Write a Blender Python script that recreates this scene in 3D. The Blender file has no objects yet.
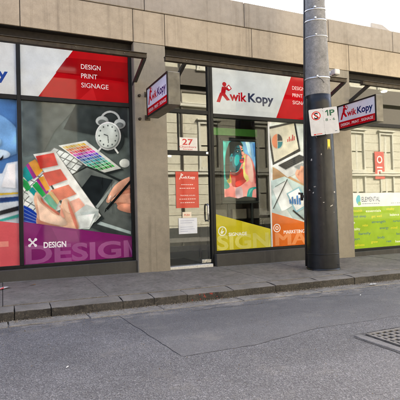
import bpy, bmesh, math, random
import numpy as np
from mathutils import Vector, Matrix, noise

random.seed(7)
scene = bpy.context.scene
R = math.radians

# ---------------------------------------------------------------- camera
cam_data = bpy.data.cameras.new('camera')
cam = bpy.data.objects.new('camera', cam_data)
scene.collection.objects.link(cam)
scene.camera = cam
cam_data.sensor_width = 36.0
cam_data.lens = 437.166 / 400.0 * 36.0
cam_data.clip_start = 0.05
cam_data.clip_end = 2000.0
yaw, pitch, roll = 0.424295, 0.017979, 0.0268665
fwd = Vector((math.sin(yaw) * math.cos(pitch), math.cos(yaw) * math.cos(pitch), math.sin(pitch)))
rgt = Vector((math.cos(yaw), -math.sin(yaw), 0.0))
dwn = fwd.cross(rgt)
r2 = math.cos(roll) * rgt + math.sin(roll) * dwn
d2 = -math.sin(roll) * rgt + math.cos(roll) * dwn
mw = Matrix.Identity(4)
for i in range(3):
    mw[i][0], mw[i][1], mw[i][2] = r2[i], -d2[i], -fwd[i]
mw[0][3], mw[1][3], mw[2][3] = 0.0, -7.895, 1.18
cam.matrix_world = mw

# ---------------------------------------------------------------- sky, sun, exposure
SUN_EL, SUN_AZ = R(37), R(30)          # sun stands behind the shop; azimuth from +y towards +x
world = bpy.data.worlds.new('World')
scene.world = world
world.use_nodes = True
wn = world.node_tree
wn.nodes.clear()
sky = wn.nodes.new('ShaderNodeTexSky')
sky.sky_type = 'NISHITA'
sky.sun_disc = False
sky.sun_elevation = SUN_EL
sky.sun_rotation = SUN_AZ
sky.dust_density = 4.5
sky.air_density = 0.8
sky.ozone_density = 1.0
bg = wn.nodes.new('ShaderNodeBackground')
bg.inputs['Strength'].default_value = 0.12
wo = wn.nodes.new('ShaderNodeOutputWorld')
wn.links.new(sky.outputs[0], bg.inputs[0])
wn.links.new(bg.outputs[0], wo.inputs[0])
sun_data = bpy.data.lights.new('sun', 'SUN')
sun_data.energy = 4.0
sun_data.angle = R(0.5)
sun_data.color = (1.0, 0.94, 0.84)
sun = bpy.data.objects.new('sun', sun_data)
scene.collection.objects.link(sun)
to_sun = Vector((math.sin(SUN_AZ) * math.cos(SUN_EL), math.cos(SUN_AZ) * math.cos(SUN_EL), math.sin(SUN_EL)))
sun.rotation_euler = to_sun.to_track_quat('Z', 'Y').to_euler()
sun.location = (10, 20, 25)
scene.view_settings.view_transform = 'Standard'
scene.view_settings.look = 'None'
scene.view_settings.gamma = 1.0
scene.view_settings.exposure = 2.88
try:
    scene.view_settings.use_curve_mapping = False
except Exception:
    pass
scene.cycles.max_bounces = 10
scene.cycles.transparent_max_bounces = 16
scene.cycles.diffuse_bounces = 4


# ---------------------------------------------------------------- materials
def srgb(c):
    f = lambda v: v / 12.92 if v <= 0.04045 else ((v + 0.055) / 1.055) ** 2.4
    return tuple(f(x / 255.0) for x in c)


MATS = {}


class NT:
    def __init__(self, name):
        self.m = bpy.data.materials.new(name)
        self.m.use_nodes = True
        self.t = self.m.node_tree
        self.t.nodes.clear()
        self.out = self.n('ShaderNodeOutputMaterial')
        MATS[name] = self.m

    def n(self, kind, **kw):
        nd = self.t.nodes.new(kind)
        for k, v in kw.items():
            setattr(nd, k, v)
        return nd

    def l(self, a, b):
        self.t.links.new(a, b)

    def coord(self, out='Object'):
        if not hasattr(self, 'geo'):
            self.geo = self.n('ShaderNodeNewGeometry')
        return self.geo.outputs['Position']

    def mapping(self, scale=(1, 1, 1)):
        mp = self.n('ShaderNodeMapping')
        mp.inputs['Scale'].default_value = scale
        self.l(self.coord(), mp.inputs['Vector'])
        return mp.outputs[0]

    def noise(self, scale, detail=4, rough=0.55, vec=None, out=0):
        t = self.n('ShaderNodeTexNoise')
        t.inputs['Scale'].default_value = scale
        t.inputs['Detail'].default_value = detail
        t.inputs['Roughness'].default_value = rough
        self.l(vec if vec is not None else self.coord(), t.inputs['Vector'])
        return t.outputs[out]

    def ramp(self, src, stops):
        r = self.n('ShaderNodeValToRGB')
        els = r.color_ramp.elements
        while len(els) < len(stops):
            els.new(0.5)
        for e, (p, c) in zip(els, stops):
            e.position = p
            e.color = (c[0], c[1], c[2], 1) if not isinstance(c, (int, float)) else (c, c, c, 1)
        self.l(src, r.inputs[0])
        return r.outputs[0]

    def mix(self, mode, fac, a, b):
        m = self.n('ShaderNodeMix', data_type='RGBA', blend_type=mode)
        for sock, v in ((m.inputs[0], fac), (m.inputs[6], a), (m.inputs[7], b)):
            if hasattr(v, 'is_linked'):
                self.l(v, sock)
            elif isinstance(v, (int, float)):
                sock.default_value = v if sock.type == 'VALUE' else (v, v, v, 1)
            else:
                sock.default_value = (v[0], v[1], v[2], 1)
        return m.outputs[2]

    def n_range(self, v, a, b):
        m = self.n('ShaderNodeMapRange')
        m.inputs['From Min'].default_value = a
        m.inputs['From Max'].default_value = b
        self.l(v, m.inputs['Value'])
        return m.outputs[0]

    def bump(self, h, strength, dist=0.01, prev=None):
        b = self.n('ShaderNodeBump')
        b.inputs['Strength'].default_value = strength
        b.inputs['Distance'].default_value = dist
        self.l(h, b.inputs['Height'])
        if prev is not None:
            self.l(prev, b.inputs['Normal'])
        return b.outputs[0]

    def bsdf(self, color, rough=0.6, normal=None, metallic=0.0, spec=0.5, coat=0.0):
        p = self.n('ShaderNodeBsdfPrincipled')
        for sock, v in ((p.inputs['Base Color'], color), (p.inputs['Roughness'], rough), (p.inputs['Metallic'], metallic)):
            if hasattr(v, 'is_linked'):
                self.l(v, sock)
            elif isinstance(v, (int, float)):
                sock.default_value = v if sock.type == 'VALUE' else (v, v, v, 1)
            else:
                sock.default_value = (v[0], v[1], v[2], 1)
        p.inputs['Specular IOR Level'].default_value = spec
        p.inputs['Coat Weight'].default_value = coat
        if normal is not None:
            self.l(normal, p.inputs['Normal'])
        self.l(p.outputs[0], self.out.inputs[0])
        return p


def plain(name, col, rough=0.5, metallic=0.0, var=0.12, scale=14.0, bump=0.0, coat=0.0, spec=0.5):
    """a colour with fine uneven wear"""
    k = NT(name)
    nz = k.noise(scale, 5, 0.6)
    c = k.mix('MULTIPLY', 1.0, col, k.ramp(nz, [(0.3, 1 - var), (0.7, 1 + var * 0.5)]))
    rg = k.ramp(k.noise(scale * 2.3, 3), [(0.3, max(0.02, rough - 0.08)), (0.7, min(1, rough + 0.1))])
    nrm = k.bump(k.noise(scale * 6, 4), bump, 0.004) if bump else None
    k.bsdf(c, rg, nrm, metallic, spec, coat)
    return k.m


def m_stone(name, c1, c2, streak=0.35, stain=(0.16, 0.13, 0.09)):
    k = NT(name)
    big = k.noise(1.1, 5, 0.6)
    col = k.mix('MIX', k.ramp(big, [(0.3, 0), (0.72, 1)]), c1, c2)
    # rain streaks: noise stretched down the wall
    st = k.noise(1.0, 5, 0.65, k.mapping((9.0, 9.0, 0.30)))
    mask = k.ramp(st, [(0.52, 0), (0.66, 1)])
    mask = k.mix('MULTIPLY', 1.0, mask, k.ramp(k.noise(0.55, 2), [(0.42, 0), (0.60, 1)]))
    col = k.mix('MIX', k.mix('MULTIPLY', 1.0, mask, streak), col, stain)
    pin = k.n('ShaderNodeTexVoronoi')
    pin.inputs['Scale'].default_value = 26.0
    k.l(k.coord(), pin.inputs['Vector'])
    holes = k.mix('MULTIPLY', 1.0, k.ramp(pin.outputs['Distance'], [(0.07, 0.55), (0.11, 0)]), k.ramp(k.noise(2.0, 3), [(0.45, 0), (0.6, 1)]))
    col = k.mix('MIX', holes, col, stain)
    fine = k.noise(55, 6, 0.7)
    col = k.mix('MULTIPLY', 1.0, col, k.ramp(fine, [(0.3, 0.86), (0.7, 1.07)]))
    spots = k.noise(9, 3, 0.5)
    col = k.mix('MULTIPLY', 1.0, col, k.ramp(spots, [(0.3, 0.9), (0.6, 1.03)]))
    k.bsdf(col, 0.72, k.bump(fine, 0.25, 0.003), spec=0.3)
    return k.m


m_stone('fascia_stone', (0.43, 0.357, 0.255), (0.335, 0.276, 0.193), 0.5)
m_stone('parapet_stone', (0.345, 0.30, 0.24), (0.275, 0.238, 0.188), 0.45)
m_stone('pillar_stone', (0.285, 0.255, 0.195), (0.215, 0.19, 0.145), 0.55, (0.12, 0.10, 0.075))
m_stone('plinth_render', (0.062, 0.06, 0.052), (0.042, 0.041, 0.036), 0.3, (0.14, 0.13, 0.11))
m_stone('cream_render', (0.57, 0.53, 0.41), (0.49, 0.45, 0.34), 0.45)
m_stone('architrave', (0.60, 0.57, 0.47), (0.54, 0.51, 0.42), 0.3)
m_stone('white_render', (0.72, 0.71, 0.68), (0.66, 0.65, 0.62), 0.2)
plain('frame_black', (0.010, 0.011, 0.011), 0.42, var=0.3, spec=0.18)
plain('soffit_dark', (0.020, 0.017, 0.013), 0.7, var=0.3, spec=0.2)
plain('rail_bronze', (0.052, 0.041, 0.026), 0.6, 0.0, 0.6, 9, 0.3, spec=0.25)
plain('frieze_brown', (0.12, 0.10, 0.075), 0.7)
plain('brace_black', (0.028, 0.027, 0.025), 0.45, var=0.3)
plain('steel', (0.55, 0.55, 0.53), 0.28, 1.0, 0.2, 10)
plain('brushed_grey', (0.13, 0.122, 0.10), 0.45, 0.45, 0.5, 4)
plain('galvanised', (0.62, 0.63, 0.63), 0.42, 0.7, 0.25, 30)
plain('white_plastic', (0.55, 0.55, 0.53), 0.4, var=0.1)
plain('paper', (0.5, 0.5, 0.5), 0.8, var=0.05)
plain('interior_wall', (0.34, 0.31, 0.26), 0.8)
plain('interior_floor', (0.16, 0.15, 0.135), 0.5)
plain('interior_ceiling', (0.20, 0.175, 0.135), 0.9)
plain('black_rubber', (0.012, 0.012, 0.013), 0.8)
plain('timber', (0.22, 0.13, 0.07), 0.5)
plain('carton', (0.33, 0.30, 0.26), 0.8)
plain('yellow_tape', (0.75, 0.52, 0.03), 0.5)
plain('leaf_brown', (0.16, 0.09, 0.03), 0.8)
plain('red_paint', (0.55, 0.05, 0.04), 0.5)
plain('green_sign', (0.16, 0.50, 0.10), 0.5)
plain('curtained_glass', (0.022, 0.023, 0.022), 0.1, var=0.6, scale=2.5)
plain('dark_glass', (0.03, 0.035, 0.04), 0.08, coat=0.5)
plain('dark_brick', (0.09, 0.05, 0.035), 0.9, var=0.3)
plain('roof_grey', (0.28, 0.26, 0.23), 0.8)


def m_glass(name, ior, floor):
    k = NT(name)
    fr = k.n('ShaderNodeFresnel')
    k.coord()
    io = k.n('ShaderNodeMapRange')          # the same glass seen from either side
    io.inputs['To Min'].default_value = ior
    io.inputs['To Max'].default_value = 1 / ior
    k.l(k.geo.outputs['Backfacing'], io.inputs['Value'])
    k.l(io.outputs[0], fr.inputs['IOR'])
    mp = k.n('ShaderNodeMapRange')
    mp.inputs['To Min'].default_value = floor
    mp.inputs['To Max'].default_value = 1.0
    k.l(fr.outputs[0], mp.inputs['Value'])
    tr = k.n('ShaderNodeBsdfTransparent')
    tr.inputs[0].default_value = (0.93, 0.97, 0.955, 1)
    gl = k.n('ShaderNodeBsdfGlossy')
    gl.inputs['Roughness'].default_value = 0.012
    gl.inputs['Color'].default_value = (1, 1, 1, 1)
    wob = k.bump(k.noise(1.1, 2), 0.012, 0.05)
    k.l(wob, gl.inputs['Normal'])
    mx = k.n('ShaderNodeMixShader')
    k.l(mp.outputs[0], mx.inputs[0])
    k.l(tr.outputs[0], mx.inputs[1])
    k.l(gl.outputs[0], mx.inputs[2])
    k.l(mx.outputs[0], k.out.inputs[0])


m_glass('shop_glass', 1.52, 0.015)
m_glass('clear_glass', 1.24, 0.0)


def m_print():
    k = NT('printed_film')
    at = k.n('ShaderNodeAttribute', attribute_name='ink')
    c = k.mix('MULTIPLY', 1.0, at.outputs['Color'], k.ramp(k.noise(3.2, 4), [(0.3, 0.86), (0.7, 1.08)]))
    c = k.mix('MULTIPLY', 1.0, c, k.ramp(k.noise(60, 3), [(0.3, 0.95), (0.7, 1.03)]))
    c = k.mix('MULTIPLY', 1.0, c, 0.90)
    k.bsdf(c, 0.05, spec=0.15)
    k = NT('lit_print')
    at = k.n('ShaderNodeAttribute', attribute_name='ink')
    p = k.bsdf(k.mix('MULTIPLY', 1.0, at.outputs['Color'], 0.9), 0.35)
    k.l(at.outputs['Color'], p.inputs['Emission Color'])
    p.inputs['Emission Strength'].default_value = 0.045


m_print()


def m_asphalt(name, dark, light, grain, bump):
    k = NT(name)
    vo = k.n('ShaderNodeTexVoronoi')
    vo.inputs['Scale'].default_value = grain
    k.l(k.coord(), vo.inputs['Vector'])
    agg = k.n('ShaderNodeSeparateColor')
    k.l(vo.outputs['Color'], agg.inputs[0])
    col = k.ramp(agg.outputs[0], [(0.0, dark), (0.55, tuple((a + b) / 2 for a, b in zip(dark, light))), (0.93, light), (1.0, tuple(min(0.5, v * 1.45) for v in light))])
    patch = k.noise(0.7, 5, 0.62)
    col = k.mix('MULTIPLY', 1.0, col, k.ramp(patch, [(0.3, 0.80), (0.7, 1.15)]))
    mid = k.noise(7, 4, 0.7)
    col = k.mix('MULTIPLY', 1.0, col, k.ramp(mid, [(0.3, 0.86), (0.7, 1.1)]))
    # tyre tracks and oil: stains stretched along the street
    oil = k.noise(0.8, 3, 0.6, k.mapping((0.35, 1.6, 1)))
    col = k.mix('MULTIPLY', 1.0, col, k.ramp(oil, [(0.42, 1.0), (0.66, 0.84)]))
    dust = k.ramp(k.noise(2.2, 6, 0.7), [(0.56, 0), (0.75, 0.5)])
    col = k.mix('MIX', dust, col, (0.20, 0.185, 0.16))
    sx = k.n('ShaderNodeSeparateXYZ')
    k.l(k.coord(), sx.inputs[0])
    near = k.n('ShaderNodeMapRange')
    near.inputs['From Min'].default_value = -2.85
    near.inputs['From Max'].default_value = -2.46
    k.l(sx.outputs[1], near.inputs['Value'])
    worn = k.mix('MULTIPLY', 1.0, near.outputs[0], k.ramp(k.noise(4.5, 6, 0.72, k.mapping((0.7, 1.6, 1))), [(0.50, 0), (0.58, 1)]))
    col = k.mix('MIX', worn, col, k.ramp(k.noise(60, 4), [(0.3, (0.17, 0.155, 0.13)), (0.7, (0.30, 0.28, 0.245))]))
    n1 = k.bump(vo.outputs['Distance'], bump, 0.012)
    n2 = k.bump(k.noise(grain * 0.6, 5, 0.7), bump * 0.7, 0.010, n1)
    k.bsdf(col, k.ramp(mid, [(0.3, 0.72), (0.7, 0.9)]), n2, spec=0.35)


m_asphalt('asphalt', (0.082, 0.081, 0.082), (0.185, 0.183, 0.182), 105, 0.75)
m_asphalt('asphalt_smooth', (0.082, 0.081, 0.081), (0.138, 0.136, 0.133), 150, 0.4)


def m_concrete(name, c1, c2, dirt, bump=0.35):
    k = NT(name)
    col = k.mix('MIX', k.ramp(k.noise(1.6, 6, 0.65), [(0.32, 0), (0.7, 1)]), c1, c2)
    col = k.mix('MULTIPLY', 1.0, col, k.ramp(k.noise(75, 5, 0.75), [(0.3, 0.66), (0.7, 1.22)]))
    blot = k.ramp(k.noise(4.2, 5, 0.6), [(0.54, 0), (0.70, 1)])
    col = k.mix('MIX', k.mix('MULTIPLY', 1.0, blot, 0.55), col, dirt)
    col = k.mix('MULTIPLY', 1.0, col, k.ramp(k.noise(13, 6, 0.75), [(0.32, 0.68), (0.68, 1.22)]))
    gum = k.n('ShaderNodeTexVoronoi')
    gum.inputs['Scale'].default_value = 5.5
    k.l(k.coord(), gum.inputs['Vector'])
    col = k.mix('MIX', k.ramp(gum.outputs['Distance'], [(0.09, 0.6), (0.12, 0)]), col, (0.055, 0.052, 0.05))
    n1 = k.bump(k.noise(120, 5, 0.7), bump, 0.006)
    k.bsdf(col, 0.82, k.bump(k.noise(18, 4), bump * 0.6, 0.01, n1), spec=0.3)


m_concrete('footpath_concrete', (0.235, 0.217, 0.186), (0.148, 0.136, 0.115), (0.078, 0.070, 0.058), 0.9)
m_concrete('footpath_joint', (0.05, 0.045, 0.04), (0.04, 0.036, 0.03), (0.03, 0.03, 0.03))
def m_kerb():
    k = NT('bluestone')
    base = k.mix('MIX', k.ramp(k.noise(5, 6, 0.7), [(0.35, 0), (0.65, 1)]), (0.085, 0.078, 0.064), (0.032, 0.030, 0.026))
    base = k.mix('MIX', k.ramp(k.noise(38, 5, 0.75), [(0.52, 0), (0.70, 1)]), base, (0.15, 0.135, 0.105))
    sx = k.n('ShaderNodeSeparateXYZ')
    k.l(k.coord(), sx.inputs[0])
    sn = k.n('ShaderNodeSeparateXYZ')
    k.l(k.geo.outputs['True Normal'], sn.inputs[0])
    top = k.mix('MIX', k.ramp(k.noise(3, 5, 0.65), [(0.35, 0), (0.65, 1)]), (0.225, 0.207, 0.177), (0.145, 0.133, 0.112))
    col = k.mix('MIX', k.ramp(sn.outputs[2], [(0.45, 0), (0.8, 1)]), base, top)      # upward faces take the lighter top tone
    inx = k.mix('MULTIPLY', 1.0, k.ramp(k.n_range(sx.outputs[0], 2.38, 2.92), [(0.0, 0), (0.02, 1), (0.98, 1), (1.0, 0)]), k.ramp(sn.outputs[2], [(0.2, 1), (0.5, 0)]))
    paint = k.mix('MULTIPLY', 1.0, inx, k.ramp(k.noise(24, 2, 0.5), [(0.62, 0), (0.65, 0.8)]))
    col = k.mix('MIX', paint, col, (0.40, 0.05, 0.035))                                # survey spray marks
    col = k.mix('MULTIPLY', 1.0, col, k.ramp(k.noise(110, 4, 0.7), [(0.3, 0.75), (0.7, 1.2)]))
    n1 = k.bump(k.noise(70, 6, 0.75), 0.8, 0.012)
    k.bsdf(col, 0.85, k.bump(k.noise(16, 5), 0.6, 0.02, n1), spec=0.3)


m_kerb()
m_concrete('gutter_stone', (0.30, 0.28, 0.24), (0.17, 0.16, 0.14), (0.09, 0.083, 0.072), 0.8)
m_concrete('surround_concrete', (0.19, 0.186, 0.178), (0.125, 0.122, 0.117), (0.08, 0.078, 0.074), 0.8)
m_concrete('pole_concrete', (0.26, 0.255, 0.245), (0.21, 0.205, 0.195), (0.17, 0.165, 0.155), 0.5)
plain('cast_iron', (0.125, 0.118, 0.104), 0.65, 0.1, 0.5, 18, 0.4)
plain('crack_tar', (0.030, 0.030, 0.029), 0.9)
plain('pit_black', (0.01, 0.01, 0.01), 0.95)
plain('grit', (0.24, 0.205, 0.15), 0.9, var=0.5, scale=40)
plain('soil', (0.12, 0.115, 0.10), 0.95)


def m_polepaint():
    k = NT('black_pole_paint')
    chips = k.n('ShaderNodeTexVoronoi')
    chips.inputs['Scale'].default_value = 6.0
    warp = k.mix('ADD', 1.0, k.coord(), k.mix('MULTIPLY', 1.0, k.noise(14, 3, 0.6, out=1), 0.16))
    k.l(warp, chips.inputs['Vector'])
    m1 = k.ramp(chips.outputs['Distance'], [(0.11, 1), (0.14, 0)])
    m2 = k.ramp(k.noise(2.4, 2), [(0.55, 0), (0.58, 1)])
    base = k.mix('MIX', k.ramp(k.noise(3, 5, 0.65), [(0.35, 0), (0.7, 1)]), (0.008, 0.009, 0.010), (0.020, 0.021, 0.023))
    col = k.mix('MIX', k.mix('MULTIPLY', 1.0, m1, m2), base, (0.42, 0.40, 0.37))
    k.bsdf(col, k.ramp(k.noise(9, 4), [(0.3, 0.26), (0.7, 0.46)]), k.bump(k.noise(20, 3), 0.15, 0.01), spec=0.28)


m_polepaint()

# ---------------------------------------------------------------- helpers
COL = scene.collection


def tag(o, label=None, cat=None, group=None, kind=None):
    if label:
        o['label'] = label
    if cat:
        o['category'] = cat
    if group:
        o['group'] = group
    if kind:
        o['kind'] = kind
    return o


def thing(name, label, cat, loc=(0, 0, 0), group=None):
    o = bpy.data.objects.new(name, None)
    o.empty_display_size = 0.2
    o.location = loc
    COL.objects.link(o)
    return tag(o, label, cat, group)


def link(name, me, mat, parent=None):
    o = bpy.data.objects.new(name, me)
    COL.objects.link(o)
    if mat and not me.materials:
        me.materials.append(MATS[mat])
    if parent is not None:
        o.parent = parent
        pl = parent.location.copy() if parent.parent is None else Vector((0, 0, 0))
        o.matrix_parent_inverse = Matrix.Translation(-pl)
    return o


def mesh_of(bm, smooth=False):
    me = bpy.data.meshes.new('mesh')
    bm.normal_update()
    bm.to_mesh(me)
    bm.free()
    if smooth:
        for p in me.polygons:
            p.use_smooth = True
    return me


def add_box(bm, lo, hi, mat=None):
    ctr = [(a + b) / 2 for a, b in zip(lo, hi)]
    M = Matrix.Translation(ctr) @ Matrix.Diagonal([b - a for a, b in zip(lo, hi)] + [1])
    return bmesh.ops.create_cube(bm, size=1.0, matrix=(mat @ M) if mat else M)['verts']


def box(name, lo, hi, mat, parent=None, bev=0.0, seg=1):
    bm = bmesh.new()
    add_box(bm, lo, hi)
    if bev:
        bmesh.ops.bevel(bm, geom=bm.edges[:], offset=bev, segments=seg, affect='EDGES', profile=0.5)
    return link(name, mesh_of(bm), mat, parent)


def boxes(name, L, mat, parent=None, bev=0.0):
    bm = bmesh.new()
    for lo, hi in L:
        add_box(bm, lo, hi)
    if bev:
        bmesh.ops.bevel(bm, geom=bm.edges[:], offset=bev, segments=1, affect='EDGES', profile=0.5)
    return link(name, mesh_of(bm), mat, parent)


def add_bar(bm, p, q, w, h):
    """a rectangular bar from p to q"""
    p, q = Vector(p), Vector(q)
    d = q - p
    M = Matrix.Translation((p + q) / 2) @ d.to_track_quat('Y', 'Z').to_matrix().to_4x4() @ Matrix.Diagonal((w, d.length, h, 1))
    bmesh.ops.create_cube(bm, size=1.0, matrix=M)


def add_tube(bm, pts, r, n=10, caps=True):
    """a round tube through points; r a number or a list"""
    pts = [Vector(p) for p in pts]
    rr = r if isinstance(r, (list, tuple)) else [r] * len(pts)
    rings = []
    for i, p in enumerate(pts):
        a = pts[max(0, i - 1)]
        b = pts[min(len(pts) - 1, i + 1)]
        t = (b - a).normalized()
        ref = Vector((1, 0, 0)) if abs(t.z) > 0.9 else Vector((0, 0, 1))
        u = t.cross(ref).normalized()
        v = t.cross(u)
        rings.append([bm.verts.new(p + rr[i] * (math.cos(2 * math.pi * k / n) * u + math.sin(2 * math.pi * k / n) * v)) for k in range(n)])
    for a, b in zip(rings, rings[1:]):
        for k in range(n):
            bm.faces.new((a[k], a[(k + 1) % n], b[(k + 1) % n], b[k]))
    if caps:
        bm.faces.new(rings[0][::-1])
        bm.faces.new(rings[-1])
    bmesh.ops.recalc_face_normals(bm, faces=bm.faces[:])


def tube(name, pts, r, mat, parent=None, n=12):
    bm = bmesh.new()
    add_tube(bm, pts, r, n)
    o = link(name, mesh_of(bm), mat, parent)
    for p in o.data.polygons:
        p.use_smooth = len(p.vertices) == 4
    return o


# ---------------------------------------------------------------- flat print
class Plane:
    """print surface: origin, right and up on the surface, and the direction it faces"""

    def __init__(self, O, U, V):
        self.O, self.U, self.V = Vector(O), Vector(U).normalized(), Vector(V).normalized()
        self.N = self.U.cross(self.V)

    def at(self, u, v, lift):
        return self.O + u * self.U + v * self.V + lift * self.N


def smooth_loop(pts, k=4):
    n = len(pts)
    o = []
    for i in range(n):
        p0, p1, p2, p3 = (Vector(pts[(i + j - 1) % n]) for j in range(4))
        for s in range(k):
            t = s / k
            o.append(tuple(0.5 * ((2 * p1) + (-p0 + p2) * t + (2 * p0 - 5 * p1 + 4 * p2 - p3) * t * t + (-p0 + 3 * p1 - 3 * p2 + p3) * t ** 3)))
    return o


LIFT = 0.00012


def print_mesh(name, plane, shapes, parent, start=1, mat='printed_film', clip=None, shade=0.0):
    """flat coloured shapes, each printed a hair above the last: shapes are (rgb, smooth, [(u, v)])"""
    vs, fs, cols = [], [], []
    for i, (c, sm, pts) in enumerate(shapes):
        if sm:
            pts = smooth_loop(pts)
        if clip:
            pts = [(min(max(u, clip[0]), clip[1]), min(max(v, clip[2]), clip[3])) for u, v in pts]
        area = sum(pts[j][0] * pts[(j + 1) % len(pts)][1] - pts[(j + 1) % len(pts)][0] * pts[j][1] for j in range(len(pts)))
        if area < 0:
            pts = pts[::-1]
        b = len(vs)
        vs += [plane.at(u, v, (start + i) * LIFT) for u, v in pts]
        fs.append(tuple(range(b, b + len(pts))))
        c = srgb(c)
        us, ws_ = [p[0] for p in pts], [p[1] for p in pts]
        cu_, cw_ = (min(us) + max(us)) / 2, (min(ws_) + max(ws_)) / 2
        hu, hw = max(1e-3, max(us) - min(us)), max(1e-3, max(ws_) - min(ws_))
        da, am = shade * math.cos(i * 2.4), shade * math.sin(i * 1.7 + 0.5)
        cols.append([tuple(v * (1 + da * (u - cu_) / hu + am * (w_ - cw_) / hw) for v in c) for u, w_ in pts])
    me = bpy.data.meshes.new('print')
    me.from_pydata(vs, [], fs)
    at = me.color_attributes.new('ink', 'FLOAT_COLOR', 'CORNER')
    for p, cl in zip(me.polygons, cols):
        for li, c in zip(p.loop_indices, cl):
            at.data[li].color = (c[0], c[1], c[2], 1)
    me.update()
    return link(name, me, mat, parent)


def lettering(text, plane, u0, u1, v0, v1, rgb, parent, lift, bold=0.0, shear=0.0, mat='printed_film', name='lettering', clip=None, spacing=1.0):
    """one line of printed text fitted into the box u0..u1, v0..v1 on the surface (v by cap height)"""
    cu = bpy.data.curves.new('text', 'FONT')
    cu.body = text
    cu.size = 1.0
    cu.offset = bold
    cu.shear = shear
    cu.space_character = spacing
    cu.resolution_u = 4
    ob = bpy.data.objects.new('text', cu)
    COL.objects.link(ob)
    me = bpy.data.meshes.new_from_object(ob)
    bpy.data.objects.remove(ob)
    bpy.data.curves.remove(cu)
    xs = [v.co.x for v in me.vertices]
    x0, x1 = min(xs), max(xs)
    cap = 0.72
    sx = (u1 - u0) / (x1 - x0)
    sy = (v1 - v0) / cap
    for v in me.vertices:
        uu = u0 + (v.co.x - x0) * sx
        if clip is not None:
            uu = min(uu, clip)
        v.co = plane.at(uu, v0 + v.co.y * sy, lift)
    me.materials.clear()
    at = me.color_attributes.new('ink', 'FLOAT_COLOR', 'CORNER')
    c = srgb(rgb)
    for d in at.data:
        d.color = (c[0], c[1], c[2], 1)
    # face the reader
    if me.polygons and me.polygons[0].normal.dot(plane.N) < 0:
        me.flip_normals()
    return link(name, me, mat, parent)


def box_blur(a, r):
    if r < 1:
        return a
    for ax in (0, 1):
        p = np.pad(a, [(r + 1, r) if i == ax else (0, 0) for i in range(2)], mode='edge')
        c = np.cumsum(p, axis=ax)
        n = a.shape[ax]
        hi = np.take(c, np.arange(2 * r + 1, 2 * r + 1 + n), axis=ax)
        lo_ = np.take(c, np.arange(0, n), axis=ax)
        a = (hi - lo_) / (2 * r + 1)
    return a


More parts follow.
